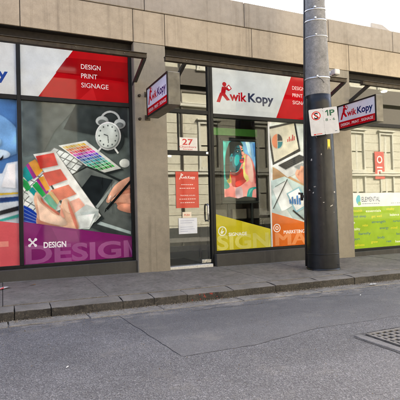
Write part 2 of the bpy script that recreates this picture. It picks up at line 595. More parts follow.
def photo_print(name, plane, shapes, area, bg, parent, step, start=2, mat='printed_film', seed=1, shadow=0.45, model=True):
    """a printed photograph: the shapes inked onto a fine grid of colour points with soft edges, modelling and grain"""
    u0, u1, v0, v1 = area
    nx, nz = int((u1 - u0) / step), int((v1 - v0) / step)
    W, Hh = nx * 2 + 2, nz * 2 + 2
    us = u0 + (u1 - u0) * (np.arange(W) + 0.5) / W
    vs_ = v0 + (v1 - v0) * (np.arange(Hh) + 0.5) / Hh
    px = (u1 - u0) / W
    img = np.zeros((Hh, W, 3))
    rng = np.random.default_rng(seed)
    gu, gv = np.meshgrid(np.linspace(0, 1, W), np.linspace(0, 1, Hh))
    for c in range(3):
        img[:, :, c] = srgb(bg)[c] * (1.15 - 0.3 * gu + 0.15 * gv)
    for i, (c, sm, pts) in enumerate(shapes):
        P = np.array(smooth_loop(pts) if sm else pts)
        pad = 0.07
        i0, i1 = np.searchsorted(us, [P[:, 0].min() - pad, P[:, 0].max() + pad])
        j0, j1 = np.searchsorted(vs_, [P[:, 1].min() - pad, P[:, 1].max() + pad])
        if i1 - i0 < 2 or j1 - j0 < 2:
            continue
        X, Y = np.meshgrid(us[i0:i1], vs_[j0:j1])
        m = np.zeros(X.shape, bool)
        xa, ya = P[-1]
        for xb, yb in P:
            if ya != yb:
                cr = ((yb > Y) != (ya > Y)) & (X < (xa - xb) * (Y - yb) / (ya - yb) + xb)
                m ^= cr
            xa, ya = xb, yb
        m = box_blur(m.astype(float), 1)
        size = min(np.ptp(P[:, 0]), np.ptp(P[:, 1]))
        sub = img[j0:j1, i0:i1]
        if size > 0.05 and shadow:
            r = max(2, int(0.016 / px))
            s = np.roll(np.roll(box_blur(box_blur(m, r), r), int(0.012 / px), 1), -int(0.014 / px), 0)
            sub *= (1 - shadow * s * (1 - m))[:, :, None]
        da, am = 0.28 * math.cos(i * 2.4), 0.28 * math.sin(i * 1.7 + 0.5)
        tone = 1 + da * (X - P[:, 0].mean()) / max(0.02, np.ptp(P[:, 0])) + am * (Y - P[:, 1].mean()) / max(0.02, np.ptp(P[:, 1]))
        if sm and model and size > 0.03:
            r = max(2, int(min(0.045, size * 0.22) / px))
            b = box_blur(box_blur(m, r), r)
            k = max(1, r // 2)
            tone = tone * (0.80 + 0.26 * b) + 0.9 * (np.roll(np.roll(b, -k, 1), k, 0) - b)
        col = np.array(srgb(c))
        sub[:] = sub * (1 - m[:, :, None]) + (col * np.clip(tone, 0.25, 1.6)[:, :, None]) * m[:, :, None]
    for c in range(3):
        img[:, :, c] = box_blur(img[:, :, c], 0 if model else 1)
    img *= (1 + 0.03 * box_blur(rng.standard_normal((Hh, W)), 1) * 2)[:, :, None]
    lum = rng.standard_normal((Hh, W))
    lum = box_blur(box_blur(lum, 14), 14)
    img *= (1 + 0.10 * lum / max(1e-6, lum.std()))[:, :, None]
    img = np.clip(img, 0, 1.4) ** (1.22 if model else 1.5) * (1.12 if model else 1.25)
    small = img[:nz * 2 + 2:2, :nx * 2 + 2:2]
    n1, n2 = small.shape[1], small.shape[0]
    gx = np.linspace(u0, u1, n1)
    gz_ = np.linspace(v0, v1, n2)
    GX, GZ = np.meshgrid(gx, gz_)
    O = plane.O + plane.N * start * LIFT
    co = np.empty((n1 * n2, 3))
    for a in range(3):
        co[:, a] = O[a] + GX.ravel() * plane.U[a] + GZ.ravel() * plane.V[a]
    idx = np.arange(n1 * n2).reshape(n2, n1)
    q = np.stack([idx[:-1, :-1], idx[:-1, 1:], idx[1:, 1:], idx[1:, :-1]], -1).reshape(-1, 4)
    me = bpy.data.meshes.new('print')
    me.vertices.add(len(co))
    me.vertices.foreach_set('co', co.ravel())
    me.loops.add(q.size)
    me.loops.foreach_set('vertex_index', q.ravel().astype(np.int32))
    me.polygons.add(len(q))
    me.polygons.foreach_set('loop_start', (np.arange(len(q)) * 4).astype(np.int32))
    at = me.color_attributes.new('ink', 'FLOAT_COLOR', 'POINT')
    rgba = np.ones((n1 * n2, 4))
    rgba[:, :3] = np.clip(small, 0, 1).reshape(-1, 3)
    at.data.foreach_set('color', rgba.ravel())
    me.update()
    me.validate()
    return link(name, me, mat, parent)


def circle(cu, cv, ru, rv, n=18):
    return [(cu + ru * math.cos(2 * math.pi * k / n), cv + rv * math.sin(2 * math.pi * k / n)) for k in range(n)]


def stroke(p, q, w):
    p, q = Vector(p), Vector(q)
    d = (q - p).normalized()
    n = Vector((-d.y, d.x)) * w / 2
    return [tuple(p + n), tuple(q + n), tuple(q - n), tuple(p - n)]


def wordmark(plane, u0, v0, w, h, parent, lift, red=(196, 26, 34), navy=(28, 48, 92), mat='printed_film'):
    """the shop's wordmark: a running figure as the first letter, then the name in red and navy; h is the cap height"""
    S = h / 0.2
    k = lambda x, y: (u0 + x * S * w / (1.40 * S), v0 + y * S)
    man = [
        (red, 0, [k(*p) for p in circle(0.155, 0.335, 0.050, 0.050)]),
        (red, 0, [k(*p) for p in ((0.055, 0.09), (0.095, 0.28), (0.20, 0.285), (0.165, 0.075))]),
        (red, 0, [k(*p) for p in ((0.115, 0.13), (0.04, -0.065), (-0.045, -0.06), (0.05, 0.15))]),
        (red, 0, [k(*p) for p in ((0.085, 0.11), (0.165, 0.14), (0.285, 0.0), (0.205, -0.015))]),
        (red, 0, [k(*p) for p in ((0.145, 0.24), (0.255, 0.195), (0.285, 0.235), (0.165, 0.29))]),
        (red, 0, [k(*p) for p in ((0.27, 0.20), (0.335, 0.255), (0.265, 0.34), (0.20, 0.285))]),
        ((236, 238, 238), 0, [k(*p) for p in ((0.268, 0.228), (0.308, 0.258), (0.264, 0.312), (0.226, 0.281))]),
    ]
    g = print_mesh('emblem', plane, man, parent, int(lift / LIFT), mat)
    a, b = k(0.275, 0)[0], k(0.70, 0)[0]
    lettering('wik', plane, a, b, v0, v0 + h * 0.98, red, parent, lift, 0.03, mat=mat)
    a, b = k(0.735, 0)[0], k(1.40, 0)[0]
    lettering('Kopy', plane, a, b, v0, v0 + h * 0.98, navy, parent, lift, 0.03, mat=mat)
    return g


# outlines of the printed pictures, in metres on their film: (rgb, smooth, points)
ART = {
    'design_picture': [
        ((104,112,108), 0, [(0.585,3.16),(1.351,3.194),(0.863,2.617),(0.663,2.227),(0.333,2.143),(0.351,3.142)]),
        ((66,74,74), 0, [(1.274,3.188),(2.191,3.121),(2.177,2.543),(1.519,2.569),(1.012,2.65)]),
        ((128,136,133), 0, [(0.329,1.929),(0.848,2.324),(1.425,2.1),(0.841,1.491),(0.314,1.077)]),
        ((212,221,217), 0, [(0.848,2.305),(0.926,2.275),(0.85,2.198),(0.772,2.23)]),
        ((226,234,230), 0, [(0.938,2.27),(1.017,2.24),(0.941,2.161),(0.863,2.193)]),
        ((226,234,230), 0, [(1.03,2.235),(1.109,2.204),(1.033,2.123),(0.954,2.156)]),
        ((226,234,230), 0, [(1.122,2.199),(1.202,2.168),(1.126,2.085),(1.046,2.118)]),
        ((226,234,230), 0, [(1.216,2.163),(1.297,2.132),(1.22,2.046),(1.139,2.08)]),
        ((212,221,217), 0, [(1.31,2.127),(1.391,2.095),(1.315,2.008),(1.233,2.041)]),
        ((226,234,230), 0, [(0.76,2.218),(0.838,2.186),(0.762,2.109),(0.685,2.143)]),
        ((226,234,230), 0, [(0.85,2.18),(0.929,2.148),(0.853,2.07),(0.775,2.104)]),
        ((226,234,230), 0, [(0.941,2.143),(1.021,2.11),(0.945,2.029),(0.866,2.064)]),
        ((226,234,230), 0, [(1.034,2.104),(1.114,2.071),(1.038,1.989),(0.958,2.024)]),
        ((212,221,217), 0, [(1.127,2.066),(1.207,2.033),(1.131,1.948),(1.051,1.983)]),
        ((226,234,230), 0, [(1.221,2.027),(1.302,1.993),(1.226,1.906),(1.145,1.942)]),
        ((226,234,230), 0, [(0.673,2.131),(0.75,2.097),(0.676,2.021),(0.599,2.057)]),
        ((226,234,230), 0, [(0.763,2.091),(0.841,2.057),(0.767,1.979),(0.688,2.015)]),
        ((226,234,230), 0, [(0.854,2.051),(0.933,2.016),(0.858,1.936),(0.779,1.973)]),
        ((212,221,217), 0, [(0.946,2.011),(1.026,1.975),(0.95,1.893),(0.871,1.93)]),
        ((226,234,230), 0, [(1.039,1.969),(1.119,1.934),(1.044,1.85),(0.963,1.887)]),
        ((226,234,230), 0, [(1.132,1.928),(1.213,1.892),(1.138,1.806),(1.057,1.844)]),
        ((226,234,230), 0, [(0.586,2.045),(0.664,2.009),(0.59,1.934),(0.513,1.972)]),
        ((226,234,230), 0, [(0.676,2.003),(0.754,1.967),(0.681,1.89),(0.603,1.928)]),
        ((212,221,217), 0, [(0.767,1.961),(0.846,1.923),(0.772,1.844),(0.693,1.883)]),
        ((226,234,230), 0, [(0.859,1.917),(0.938,1.88),(0.864,1.799),(0.785,1.838)]),
        ((226,234,230), 0, [(0.951,1.874),(1.032,1.836),(0.957,1.753),(0.877,1.793)]),
        ((226,234,230), 0, [(1.045,1.83),(1.126,1.792),(1.051,1.707),(0.97,1.746)]),
        ((226,234,230), 0, [(0.501,1.96),(0.578,1.922),(0.505,1.848),(0.428,1.888)]),
        ((212,221,217), 0, [(0.591,1.916),(0.669,1.877),(0.595,1.801),(0.518,1.841)]),
        ((226,234,230), 0, [(0.681,1.871),(0.76,1.832),(0.686,1.753),(0.608,1.794)]),
        ((226,234,230), 0, [(0.773,1.825),(0.852,1.786),(0.778,1.705),(0.699,1.747)]),
        ((226,234,230), 0, [(0.865,1.779),(0.945,1.739),(0.871,1.657),(0.791,1.699)]),
        ((226,234,230), 0, [(0.958,1.733),(1.039,1.693),(0.965,1.608),(0.884,1.65)]),
        ((212,221,217), 0, [(0.416,1.876),(0.493,1.836),(0.421,1.762),(0.344,1.805)]),
        ((226,234,230), 0, [(0.506,1.829),(0.583,1.789),(0.511,1.713),(0.434,1.756)]),
        ((226,234,230), 0, [(0.596,1.782),(0.674,1.741),(0.602,1.663),(0.524,1.706)]),
        ((226,234,230), 0, [(0.687,1.734),(0.766,1.692),(0.693,1.613),(0.615,1.656)]),
        ((226,234,230), 0, [(0.779,1.686),(0.859,1.644),(0.786,1.562),(0.706,1.606)]),
        ((212,221,217), 0, [(0.872,1.637),(0.953,1.594),(0.879,1.511),(0.799,1.555)]),
        ((226,234,230), 0, [(0.333,1.793),(0.409,1.751),(0.338,1.678),(0.33,1.722)]),
        ((226,234,230), 0, [(0.422,1.744),(0.499,1.701),(0.427,1.626),(0.35,1.671)]),
        ((226,234,230), 0, [(0.512,1.694),(0.59,1.651),(0.518,1.574),(0.44,1.619)]),
        ((226,234,230), 0, [(0.603,1.644),(0.682,1.6),(0.609,1.521),(0.531,1.566)]),
        ((212,221,217), 0, [(0.695,1.593),(0.774,1.549),(0.702,1.468),(0.622,1.514)]),
        ((226,234,230), 0, [(0.787,1.541),(0.868,1.497),(0.795,1.414),(0.715,1.46)]),
        ((226,234,230), 0, [(0.33,1.71),(0.329,1.666),(0.328,1.593),(0.328,1.639)]),
        ((226,234,230), 0, [(0.339,1.659),(0.416,1.614),(0.345,1.54),(0.327,1.586)]),
        ((226,234,230), 0, [(0.428,1.607),(0.506,1.561),(0.435,1.485),(0.357,1.532)]),
        ((212,221,217), 0, [(0.519,1.554),(0.598,1.508),(0.526,1.43),(0.448,1.478)]),
        ((226,234,230), 0, [(0.611,1.501),(0.69,1.455),(0.618,1.375),(0.539,1.422)]),
        ((226,234,230), 0, [(0.703,1.447),(0.783,1.401),(0.711,1.318),(0.631,1.367)]),
        ((226,234,230), 0, [(0.328,1.628),(0.327,1.582),(0.326,1.509),(0.327,1.557)]),
        ((226,234,230), 0, [(0.327,1.574),(0.333,1.528),(0.325,1.454),(0.326,1.501)]),
        ((212,221,217), 0, [(0.346,1.52),(0.423,1.473),(0.353,1.398),(0.325,1.446)]),
        ((226,234,230), 0, [(0.436,1.465),(0.515,1.417),(0.444,1.34),(0.365,1.39)]),
        ((226,234,230), 0, [(0.527,1.41),(0.607,1.362),(0.535,1.282),(0.456,1.332)]),
        ((226,234,230), 0, [(0.62,1.354),(0.7,1.305),(0.628,1.224),(0.548,1.274)]),
        ((226,234,230), 0, [(0.327,1.545),(0.326,1.497),(0.325,1.425),(0.325,1.474)]),
        ((212,221,217), 0, [(0.326,1.489),(0.325,1.441),(0.323,1.367),(0.324,1.417)]),
        ((226,234,230), 0, [(0.325,1.434),(0.341,1.385),(0.322,1.309),(0.323,1.359)]),
        ((226,234,230), 0, [(0.354,1.377),(0.432,1.328),(0.362,1.251),(0.322,1.301)]),
        ((226,234,230), 0, [(0.445,1.319),(0.524,1.269),(0.454,1.191),(0.375,1.242)]),
        ((226,234,230), 0, [(0.537,1.261),(0.617,1.21),(0.546,1.13),(0.466,1.182)]),
        ((52,60,60), 0, [(0.955,2.317),(1.442,2.418),(2.095,1.929),(1.638,1.796)]),
        ((214,220,214), 0, [(0.922,2.352),(1.402,2.458),(2.041,1.961),(1.597,1.844)]),
        ((224,207,145), 0, [(0.982,2.331),(1.019,2.339),(1.068,2.302),(1.032,2.294)]),
        ((224,192,78), 0, [(1.025,2.341),(1.062,2.349),(1.111,2.312),(1.074,2.304)]),
        ((224,202,123), 0, [(1.068,2.35),(1.105,2.358),(1.153,2.322),(1.117,2.313)]),
        ((224,187,56), 0, [(1.111,2.36),(1.148,2.368),(1.196,2.331),(1.159,2.323)]),
        ((224,197,100), 0, [(1.154,2.369),(1.191,2.378),(1.239,2.341),(1.202,2.333)]),
        ((224,207,145), 0, [(1.197,2.379),(1.234,2.387),(1.282,2.351),(1.245,2.342)]),
        ((224,192,78), 0, [(1.24,2.389),(1.278,2.397),(1.326,2.361),(1.289,2.352)]),
        ((224,202,123), 0, [(1.284,2.398),(1.322,2.407),(1.37,2.371),(1.332,2.362)]),
        ((224,187,56), 0, [(1.328,2.408),(1.366,2.416),(1.413,2.38),(1.376,2.372)]),
        ((219,162,120), 0, [(1.04,2.288),(1.076,2.296),(1.126,2.259),(1.09,2.251)]),
        ((211,119,52), 0, [(1.082,2.298),(1.119,2.306),(1.168,2.269),(1.132,2.261)]),
        ((219,149,98), 0, [(1.125,2.307),(1.161,2.316),(1.21,2.279),(1.174,2.27)]),
        ((211,168,137), 0, [(1.167,2.317),(1.204,2.325),(1.253,2.289),(1.216,2.28)]),
        ((219,136,76), 0, [(1.21,2.327),(1.247,2.335),(1.296,2.299),(1.259,2.29)]),
        ((211,156,116), 0, [(1.253,2.337),(1.29,2.345),(1.339,2.308),(1.302,2.3)]),
        ((219,123,54), 0, [(1.296,2.346),(1.334,2.355),(1.382,2.318),(1.345,2.31)]),
        ((211,144,95), 0, [(1.34,2.356),(1.377,2.365),(1.425,2.328),(1.388,2.32)]),
        ((219,174,142), 0, [(1.383,2.366),(1.421,2.375),(1.469,2.339),(1.431,2.33)]),
        ((214,96,110), 0, [(1.098,2.245),(1.134,2.253),(1.184,2.216),(1.148,2.207)]),
        ((198,129,137), 0, [(1.14,2.255),(1.176,2.263),(1.226,2.226),(1.19,2.217)]),
        ((214,74,91), 0, [(1.182,2.264),(1.219,2.273),(1.268,2.236),(1.232,2.227)]),
        ((198,109,120), 0, [(1.224,2.274),(1.261,2.283),(1.31,2.246),(1.274,2.237)]),
        ((214,53,72), 0, [(1.267,2.284),(1.304,2.293),(1.353,2.256),(1.316,2.247)]),
        ((198,89,102), 0, [(1.31,2.294),(1.347,2.302),(1.396,2.266),(1.359,2.257)]),
        ((214,139,148), 0, [(1.353,2.304),(1.39,2.312),(1.438,2.276),(1.402,2.267)]),
        ((198,69,85), 0, [(1.396,2.314),(1.433,2.323),(1.482,2.286),(1.444,2.277)]),
        ((214,117,129), 0, [(1.439,2.324),(1.477,2.333),(1.525,2.296),(1.488,2.287)]),
        ((209,73,187), 0, [(1.156,2.201),(1.192,2.21),(1.242,2.172),(1.206,2.163)]),
        ((186,102,172), 0, [(1.198,2.211),(1.234,2.22),(1.284,2.182),(1.248,2.174)]),
        ((209,52,184), 0, [(1.24,2.221),(1.276,2.23),(1.326,2.192),(1.29,2.184)]),
        ((186,83,169), 0, [(1.282,2.231),(1.318,2.24),(1.368,2.202),(1.332,2.194)]),
        ((209,135,197), 0, [(1.324,2.241),(1.361,2.25),(1.41,2.213),(1.374,2.204)]),
        ((186,65,166), 0, [(1.367,2.251),(1.404,2.26),(1.453,2.223),(1.416,2.214)]),
        ((209,115,194), 0, [(1.409,2.261),(1.446,2.27),(1.495,2.233),(1.459,2.224)]),
        ((186,46,163), 0, [(1.452,2.271),(1.489,2.28),(1.538,2.243),(1.501,2.235)]),
        ((209,94,190), 0, [(1.495,2.282),(1.533,2.29),(1.581,2.254),(1.544,2.245)]),
        ((99,51,204), 0, [(1.215,2.157),(1.25,2.166),(1.301,2.128),(1.265,2.119)]),
        ((108,78,173), 0, [(1.256,2.167),(1.292,2.176),(1.342,2.138),(1.307,2.13)]),
        ((155,132,204), 0, [(1.298,2.177),(1.334,2.186),(1.384,2.149),(1.348,2.14)]),
        ((96,60,173), 0, [(1.34,2.188),(1.376,2.196),(1.426,2.159),(1.39,2.15)]),
        ((141,112,204), 0, [(1.382,2.198),(1.418,2.207),(1.468,2.169),(1.432,2.16)]),
        ((84,43,173), 0, [(1.424,2.208),(1.461,2.217),(1.51,2.18),(1.474,2.171)]),
        ((127,91,204), 0, [(1.467,2.218),(1.503,2.227),(1.552,2.19),(1.516,2.181)]),
        ((132,112,173), 0, [(1.509,2.229),(1.546,2.237),(1.595,2.201),(1.558,2.192)]),
        ((113,71,204), 0, [(1.552,2.239),(1.589,2.248),(1.638,2.211),(1.601,2.202)]),
        ((129,157,198), 0, [(1.274,2.113),(1.309,2.122),(1.36,2.084),(1.324,2.075)]),
        ((56,97,160), 0, [(1.315,2.123),(1.35,2.132),(1.401,2.094),(1.365,2.085)]),
        ((109,145,198), 0, [(1.356,2.134),(1.392,2.142),(1.442,2.105),(1.407,2.096)]),
        ((40,88,160), 0, [(1.398,2.144),(1.434,2.153),(1.484,2.115),(1.448,2.106)]),
        ((89,133,198), 0, [(1.44,2.154),(1.476,2.163),(1.526,2.126),(1.49,2.117)]),
        ((104,126,160), 0, [(1.482,2.165),(1.518,2.174),(1.568,2.136),(1.531,2.127)]),
        ((69,121,198), 0, [(1.524,2.175),(1.56,2.184),(1.61,2.147),(1.573,2.138)]),
        ((88,117,160), 0, [(1.566,2.186),(1.603,2.195),(1.652,2.157),(1.616,2.148)]),
        ((49,109,198), 0, [(1.609,2.196),(1.645,2.205),(1.694,2.168),(1.658,2.159)]),
        ((106,183,193), 0, [(1.333,2.069),(1.368,2.078),(1.419,2.039),(1.384,2.03)]),
        ((36,134,147), 0, [(1.374,2.079),(1.409,2.088),(1.46,2.05),(1.425,2.041)]),
        ((87,181,193), 0, [(1.415,2.09),(1.451,2.099),(1.501,2.061),(1.466,2.051)]),
        ((96,141,147), 0, [(1.456,2.1),(1.492,2.109),(1.542,2.071),(1.507,2.062)]),
        ((67,178,193), 0, [(1.498,2.111),(1.534,2.12),(1.584,2.082),(1.548,2.073)]),
        ((81,139,147), 0, [(1.54,2.121),(1.576,2.13),(1.626,2.093),(1.59,2.083)]),
        ((48,176,193), 0, [(1.582,2.132),(1.618,2.141),(1.667,2.103),(1.631,2.094)]),
        ((66,138,147), 0, [(1.624,2.142),(1.66,2.151),(1.709,2.114),(1.673,2.105)]),
        ((125,185,193), 0, [(1.666,2.153),(1.702,2.162),(1.752,2.125),(1.715,2.116)]),
        ((84,188,163), 0, [(1.392,2.024),(1.427,2.033),(1.479,1.995),(1.444,1.986)]),
        ((87,135,123), 0, [(1.433,2.035),(1.468,2.044),(1.519,2.005),(1.484,1.996)]),
        ((66,188,159), 0, [(1.474,2.045),(1.509,2.054),(1.56,2.016),(1.525,2.007)]),
        ((74,135,120), 0, [(1.515,2.056),(1.551,2.065),(1.601,2.027),(1.566,2.018)]),
        ((47,188,154), 0, [(1.556,2.067),(1.592,2.076),(1.642,2.038),(1.607,2.028)]),
        ((60,135,117), 0, [(1.598,2.077),(1.634,2.086),(1.684,2.049),(1.648,2.039)]),
        ((122,188,172), 0, [(1.64,2.088),(1.675,2.097),(1.725,2.06),(1.69,2.05)]),
        ((47,135,114), 0, [(1.681,2.099),(1.717,2.108),(1.767,2.071),(1.731,2.061)]),
        ((103,188,168), 0, [(1.723,2.11),(1.76,2.119),(1.809,2.082),(1.773,2.072)]),
        ((64,183,111), 0, [(1.452,1.979),(1.487,1.988),(1.539,1.95),(1.504,1.94)]),
        ((67,122,89), 0, [(1.493,1.99),(1.528,1.999),(1.579,1.961),(1.544,1.951)]),
        ((45,183,100), 0, [(1.533,2.001),(1.569,2.01),(1.62,1.972),(1.585,1.962)]),
        ((55,122,82), 0, [(1.574,2.011),(1.61,2.021),(1.661,1.982),(1.625,1.973)]),
        ((119,183,145), 0, [(1.615,2.022),(1.651,2.032),(1.701,1.993),(1.666,1.984)]),
        ((42,122,74), 0, [(1.656,2.033),(1.692,2.042),(1.742,2.004),(1.707,1.995)]),
        ((100,183,134), 0, [(1.698,2.044),(1.734,2.053),(1.784,2.016),(1.748,2.006)]),
        ((30,122,67), 0, [(1.739,2.055),(1.775,2.064),(1.825,2.027),(1.79,2.017)]),
        ((82,183,123), 0, [(1.781,2.066),(1.817,2.075),(1.867,2.038),(1.831,2.028)]),
        ((44,178,58), 0, [(1.513,1.934),(1.547,1.943),(1.599,1.904),(1.565,1.895)]),
        ((49,109,55), 0, [(1.553,1.945),(1.588,1.954),(1.639,1.915),(1.605,1.906)]),
        ((116,178,122), 0, [(1.593,1.956),(1.628,1.965),(1.68,1.927),(1.645,1.917)]),
        ((38,109,45), 0, [(1.634,1.967),(1.669,1.976),(1.72,1.938),(1.685,1.928)]),
        ((98,178,106), 0, [(1.675,1.978),(1.71,1.987),(1.761,1.949),(1.726,1.939)]),
        ((27,109,35), 0, [(1.715,1.989),(1.751,1.998),(1.801,1.96),(1.766,1.95)]),
        ((80,178,90), 0, [(1.756,2),(1.792,2.009),(1.842,1.971),(1.807,1.962)]),
        ((71,109,75), 0, [(1.798,2.011),(1.833,2.021),(1.884,1.983),(1.848,1.973)]),
        ((62,178,74), 0, [(1.839,2.022),(1.875,2.032),(1.925,1.994),(1.889,1.984)]),
        ((50,57,57), 0, [(1.102,1.725),(1.411,1.925),(2.227,1.627),(2.228,1.66),(1.767,1.864),(1.413,1.999),(1.003,1.766)]),
        ((112,120,117), 0, [(1.043,1.766),(1.412,1.967),(1.766,1.822),(2.226,1.605),(2.205,0.742),(1.424,1.094)]),
        ((44,51,54), 0, [(1.228,1.496),(1.481,1.831),(1.883,1.747),(1.563,1.259)]),
        ((150,160,157), 0, [(1.515,1.213),(1.925,1.715),(1.969,1.704),(1.572,1.196)]),
        ((176,192,190), 0, [(1.547,1.011),(2.2,0.77),(2.199,0.716),(1.524,0.949)]),
        ((70,77,77), 0, [(1.432,0.979),(2.198,0.699),(2.194,0.514),(1.379,0.918)]),
        ((206,214,208), 1, [(2.209,2.061),(2.199,2.026),(2.17,1.997),(2.13,1.98),(2.085,1.98),(2.046,1.995),(2.019,2.023),(2.01,2.058),(2.021,2.093),(2.049,2.122),(2.089,2.139),(2.133,2.14),(2.173,2.125),(2.2,2.097)]),
        ((58,66,66), 1, [(2.12,2.508),(2.106,2.423),(2.068,2.346),(2.01,2.284),(1.939,2.243),(1.861,2.228),(1.785,2.239),(1.717,2.275),(1.665,2.333),(1.632,2.406),(1.622,2.488),(1.636,2.571),(1.672,2.647),(1.727,2.709),(1.797,2.751),(1.874,2.768),(1.951,2.759),(2.021,2.724),(2.075,2.667),(2.11,2.592)]),
        ((214,220,216), 0, [(1.686,2.383),(1.594,2.263),(1.618,2.244),(1.711,2.364)]),
        ((214,220,216), 0, [(1.9,2.349),(1.979,2.233),(2.006,2.252),(1.927,2.369)]),
        ((205,212,208), 0, [(1.661,2.832),(1.668,2.881),(1.687,2.927),(1.717,2.968),(1.756,3.002),(1.801,3.025),(1.849,3.037),(1.898,3.036),(1.945,3.023),(1.986,2.999),(2.018,2.964),(2.04,2.921),(2.05,2.873),(2.048,2.823),(2.01,2.827),(2.012,2.867),(2.004,2.906),(1.986,2.94),(1.96,2.968),(1.927,2.988),(1.89,2.999),(1.85,2.999),(1.811,2.99),(1.775,2.971),(1.744,2.944),(1.72,2.911),(1.704,2.873),(1.698,2.834)]),
        ((196,204,200), 1, [(1.822,2.841),(1.809,2.801),(1.776,2.767),(1.728,2.747),(1.676,2.744),(1.629,2.759),(1.598,2.789),(1.587,2.828),(1.6,2.868),(1.633,2.901),(1.68,2.922),(1.732,2.925),(1.779,2.91),(1.811,2.88)]),
        ((196,204,200), 1, [(2.144,2.805),(2.132,2.764),(2.1,2.73),(2.055,2.709),(2.006,2.707),(1.963,2.723),(1.933,2.753),(1.924,2.793),(1.935,2.833),(1.966,2.867),(2.011,2.888),(2.06,2.891),(2.104,2.875),(2.134,2.845)]),
        ((120,128,126), 1, [(1.778,2.817),(1.768,2.792),(1.74,2.773),(1.702,2.765),(1.665,2.769),(1.638,2.785),(1.629,2.809),(1.639,2.833),(1.667,2.853),(1.704,2.861),(1.742,2.857),(1.769,2.841)]),
        ((120,128,126), 1, [(2.104,2.781),(2.094,2.755),(2.067,2.736),(2.031,2.728),(1.996,2.732),(1.97,2.749),(1.961,2.773),(1.971,2.798),(1.998,2.817),(2.034,2.826),(2.069,2.821),(2.095,2.805)]),
        ((226,232,228), 1, [(2.05,2.57),(2.04,2.501),(2.014,2.436),(1.974,2.379),(1.924,2.335),(1.865,2.307),(1.804,2.296),(1.743,2.303),(1.687,2.328),(1.64,2.368),(1.604,2.421),(1.582,2.483),(1.576,2.55),(1.585,2.618),(1.61,2.682),(1.648,2.738),(1.697,2.783),(1.755,2.812),(1.816,2.825),(1.877,2.819),(1.934,2.796),(1.983,2.756),(2.02,2.703),(2.043,2.639)]),
        ((176,188,183), 1, [(2.022,2.569),(2.013,2.507),(1.991,2.448),(1.956,2.398),(1.911,2.358),(1.859,2.333),(1.804,2.323),(1.75,2.33),(1.701,2.351),(1.659,2.387),(1.627,2.435),(1.608,2.491),(1.602,2.551),(1.61,2.612),(1.632,2.67),(1.666,2.72),(1.71,2.76),(1.761,2.787),(1.815,2.798),(1.87,2.792),(1.92,2.771),(1.963,2.736),(1.996,2.688),(2.016,2.631)]),
        ((206,216,210), 1, [(2.006,2.574),(1.997,2.515),(1.976,2.459),(1.943,2.41),(1.9,2.373),(1.851,2.349),(1.799,2.339),(1.748,2.345),(1.701,2.366),(1.661,2.4),(1.631,2.446),(1.613,2.499),(1.607,2.557),(1.615,2.615),(1.636,2.67),(1.668,2.718),(1.71,2.756),(1.758,2.781),(1.81,2.792),(1.861,2.787),(1.909,2.767),(1.95,2.733),(1.981,2.687),(2,2.633)]),
        ((96,106,104), 0, [(1.984,2.573),(1.975,2.557),(1.959,2.556),(1.951,2.572),(1.96,2.588),(1.976,2.589)]),
        ((96,106,104), 0, [(1.96,2.477),(1.951,2.461),(1.935,2.46),(1.927,2.476),(1.935,2.492),(1.952,2.493)]),
        ((96,106,104), 0, [(1.898,2.405),(1.89,2.389),(1.873,2.389),(1.866,2.404),(1.874,2.421),(1.89,2.421)]),
        ((96,106,104), 0, [(1.816,2.377),(1.808,2.361),(1.792,2.361),(1.784,2.376),(1.793,2.392),(1.809,2.393)]),
        ((96,106,104), 0, [(1.737,2.4),(1.728,2.384),(1.712,2.383),(1.705,2.399),(1.713,2.415),(1.729,2.415)]),
        ((96,106,104), 0, [(1.68,2.466),(1.671,2.45),(1.655,2.45),(1.648,2.465),(1.656,2.481),(1.672,2.482)]),
        ((96,106,104), 0, [(1.66,2.559),(1.652,2.543),(1.636,2.542),(1.629,2.558),(1.637,2.574),(1.653,2.575)]),
        ((96,106,104), 0, [(1.684,2.654),(1.676,2.638),(1.66,2.637),(1.652,2.652),(1.66,2.668),(1.676,2.669)]),
        ((96,106,104), 0, [(1.744,2.726),(1.736,2.709),(1.72,2.708),(1.712,2.724),(1.72,2.74),(1.736,2.741)]),
        ((96,106,104), 0, [(1.825,2.755),(1.817,2.739),(1.801,2.738),(1.793,2.753),(1.801,2.77),(1.817,2.77)]),
        ((96,106,104), 0, [(1.906,2.734),(1.897,2.717),(1.881,2.717),(1.873,2.732),(1.882,2.749),(1.898,2.749)]),
        ((96,106,104), 0, [(1.964,2.667),(1.955,2.651),(1.939,2.65),(1.931,2.666),(1.94,2.682),(1.956,2.683)]),
        ((50,58,60), 0, [(1.808,2.573),(1.733,2.597),(1.727,2.581),(1.802,2.558)]),
        ((50,58,60), 0, [(1.798,2.565),(1.806,2.43),(1.819,2.432),(1.811,2.566)]),
        ((62,70,70), 0, [(0.566,2.144),(0.895,2.218),(1.312,1.606),(1.705,1.029),(1.545,0.918),(1.027,1.001)]),
        ((0,150,150), 0, [(0.334,1.929),(0.386,1.985),(0.493,1.771),(0.404,1.706),(0.331,1.8)]),
        ((46,170,92), 0, [(0.331,1.77),(0.404,1.706),(0.462,1.591),(0.387,1.542),(0.328,1.631)]),
        ((160,52,140), 0, [(0.381,1.99),(0.428,2.04),(0.569,1.806),(0.498,1.751)]),
        ((216,160,62), 0, [(0.419,2.035),(0.532,2.103),(0.657,1.913),(0.55,1.796)]),
        ((212,220,214), 0, [(0.386,1.532),(0.683,1.812),(0.983,1.233),(0.786,1.162),(0.549,1.219)]),
        ((0,150,150), 0, [(0.415,1.561),(0.481,1.621),(0.647,1.398),(0.589,1.359)]),
        ((46,170,92), 0, [(0.472,1.646),(0.549,1.716),(0.706,1.493),(0.638,1.438)]),
        ((160,52,140), 0, [(0.54,1.731),(0.587,1.771),(0.745,1.528),(0.696,1.488)]),
        ((216,160,62), 0, [(0.578,1.771),(0.664,1.812),(0.765,1.589),(0.707,1.539)]),
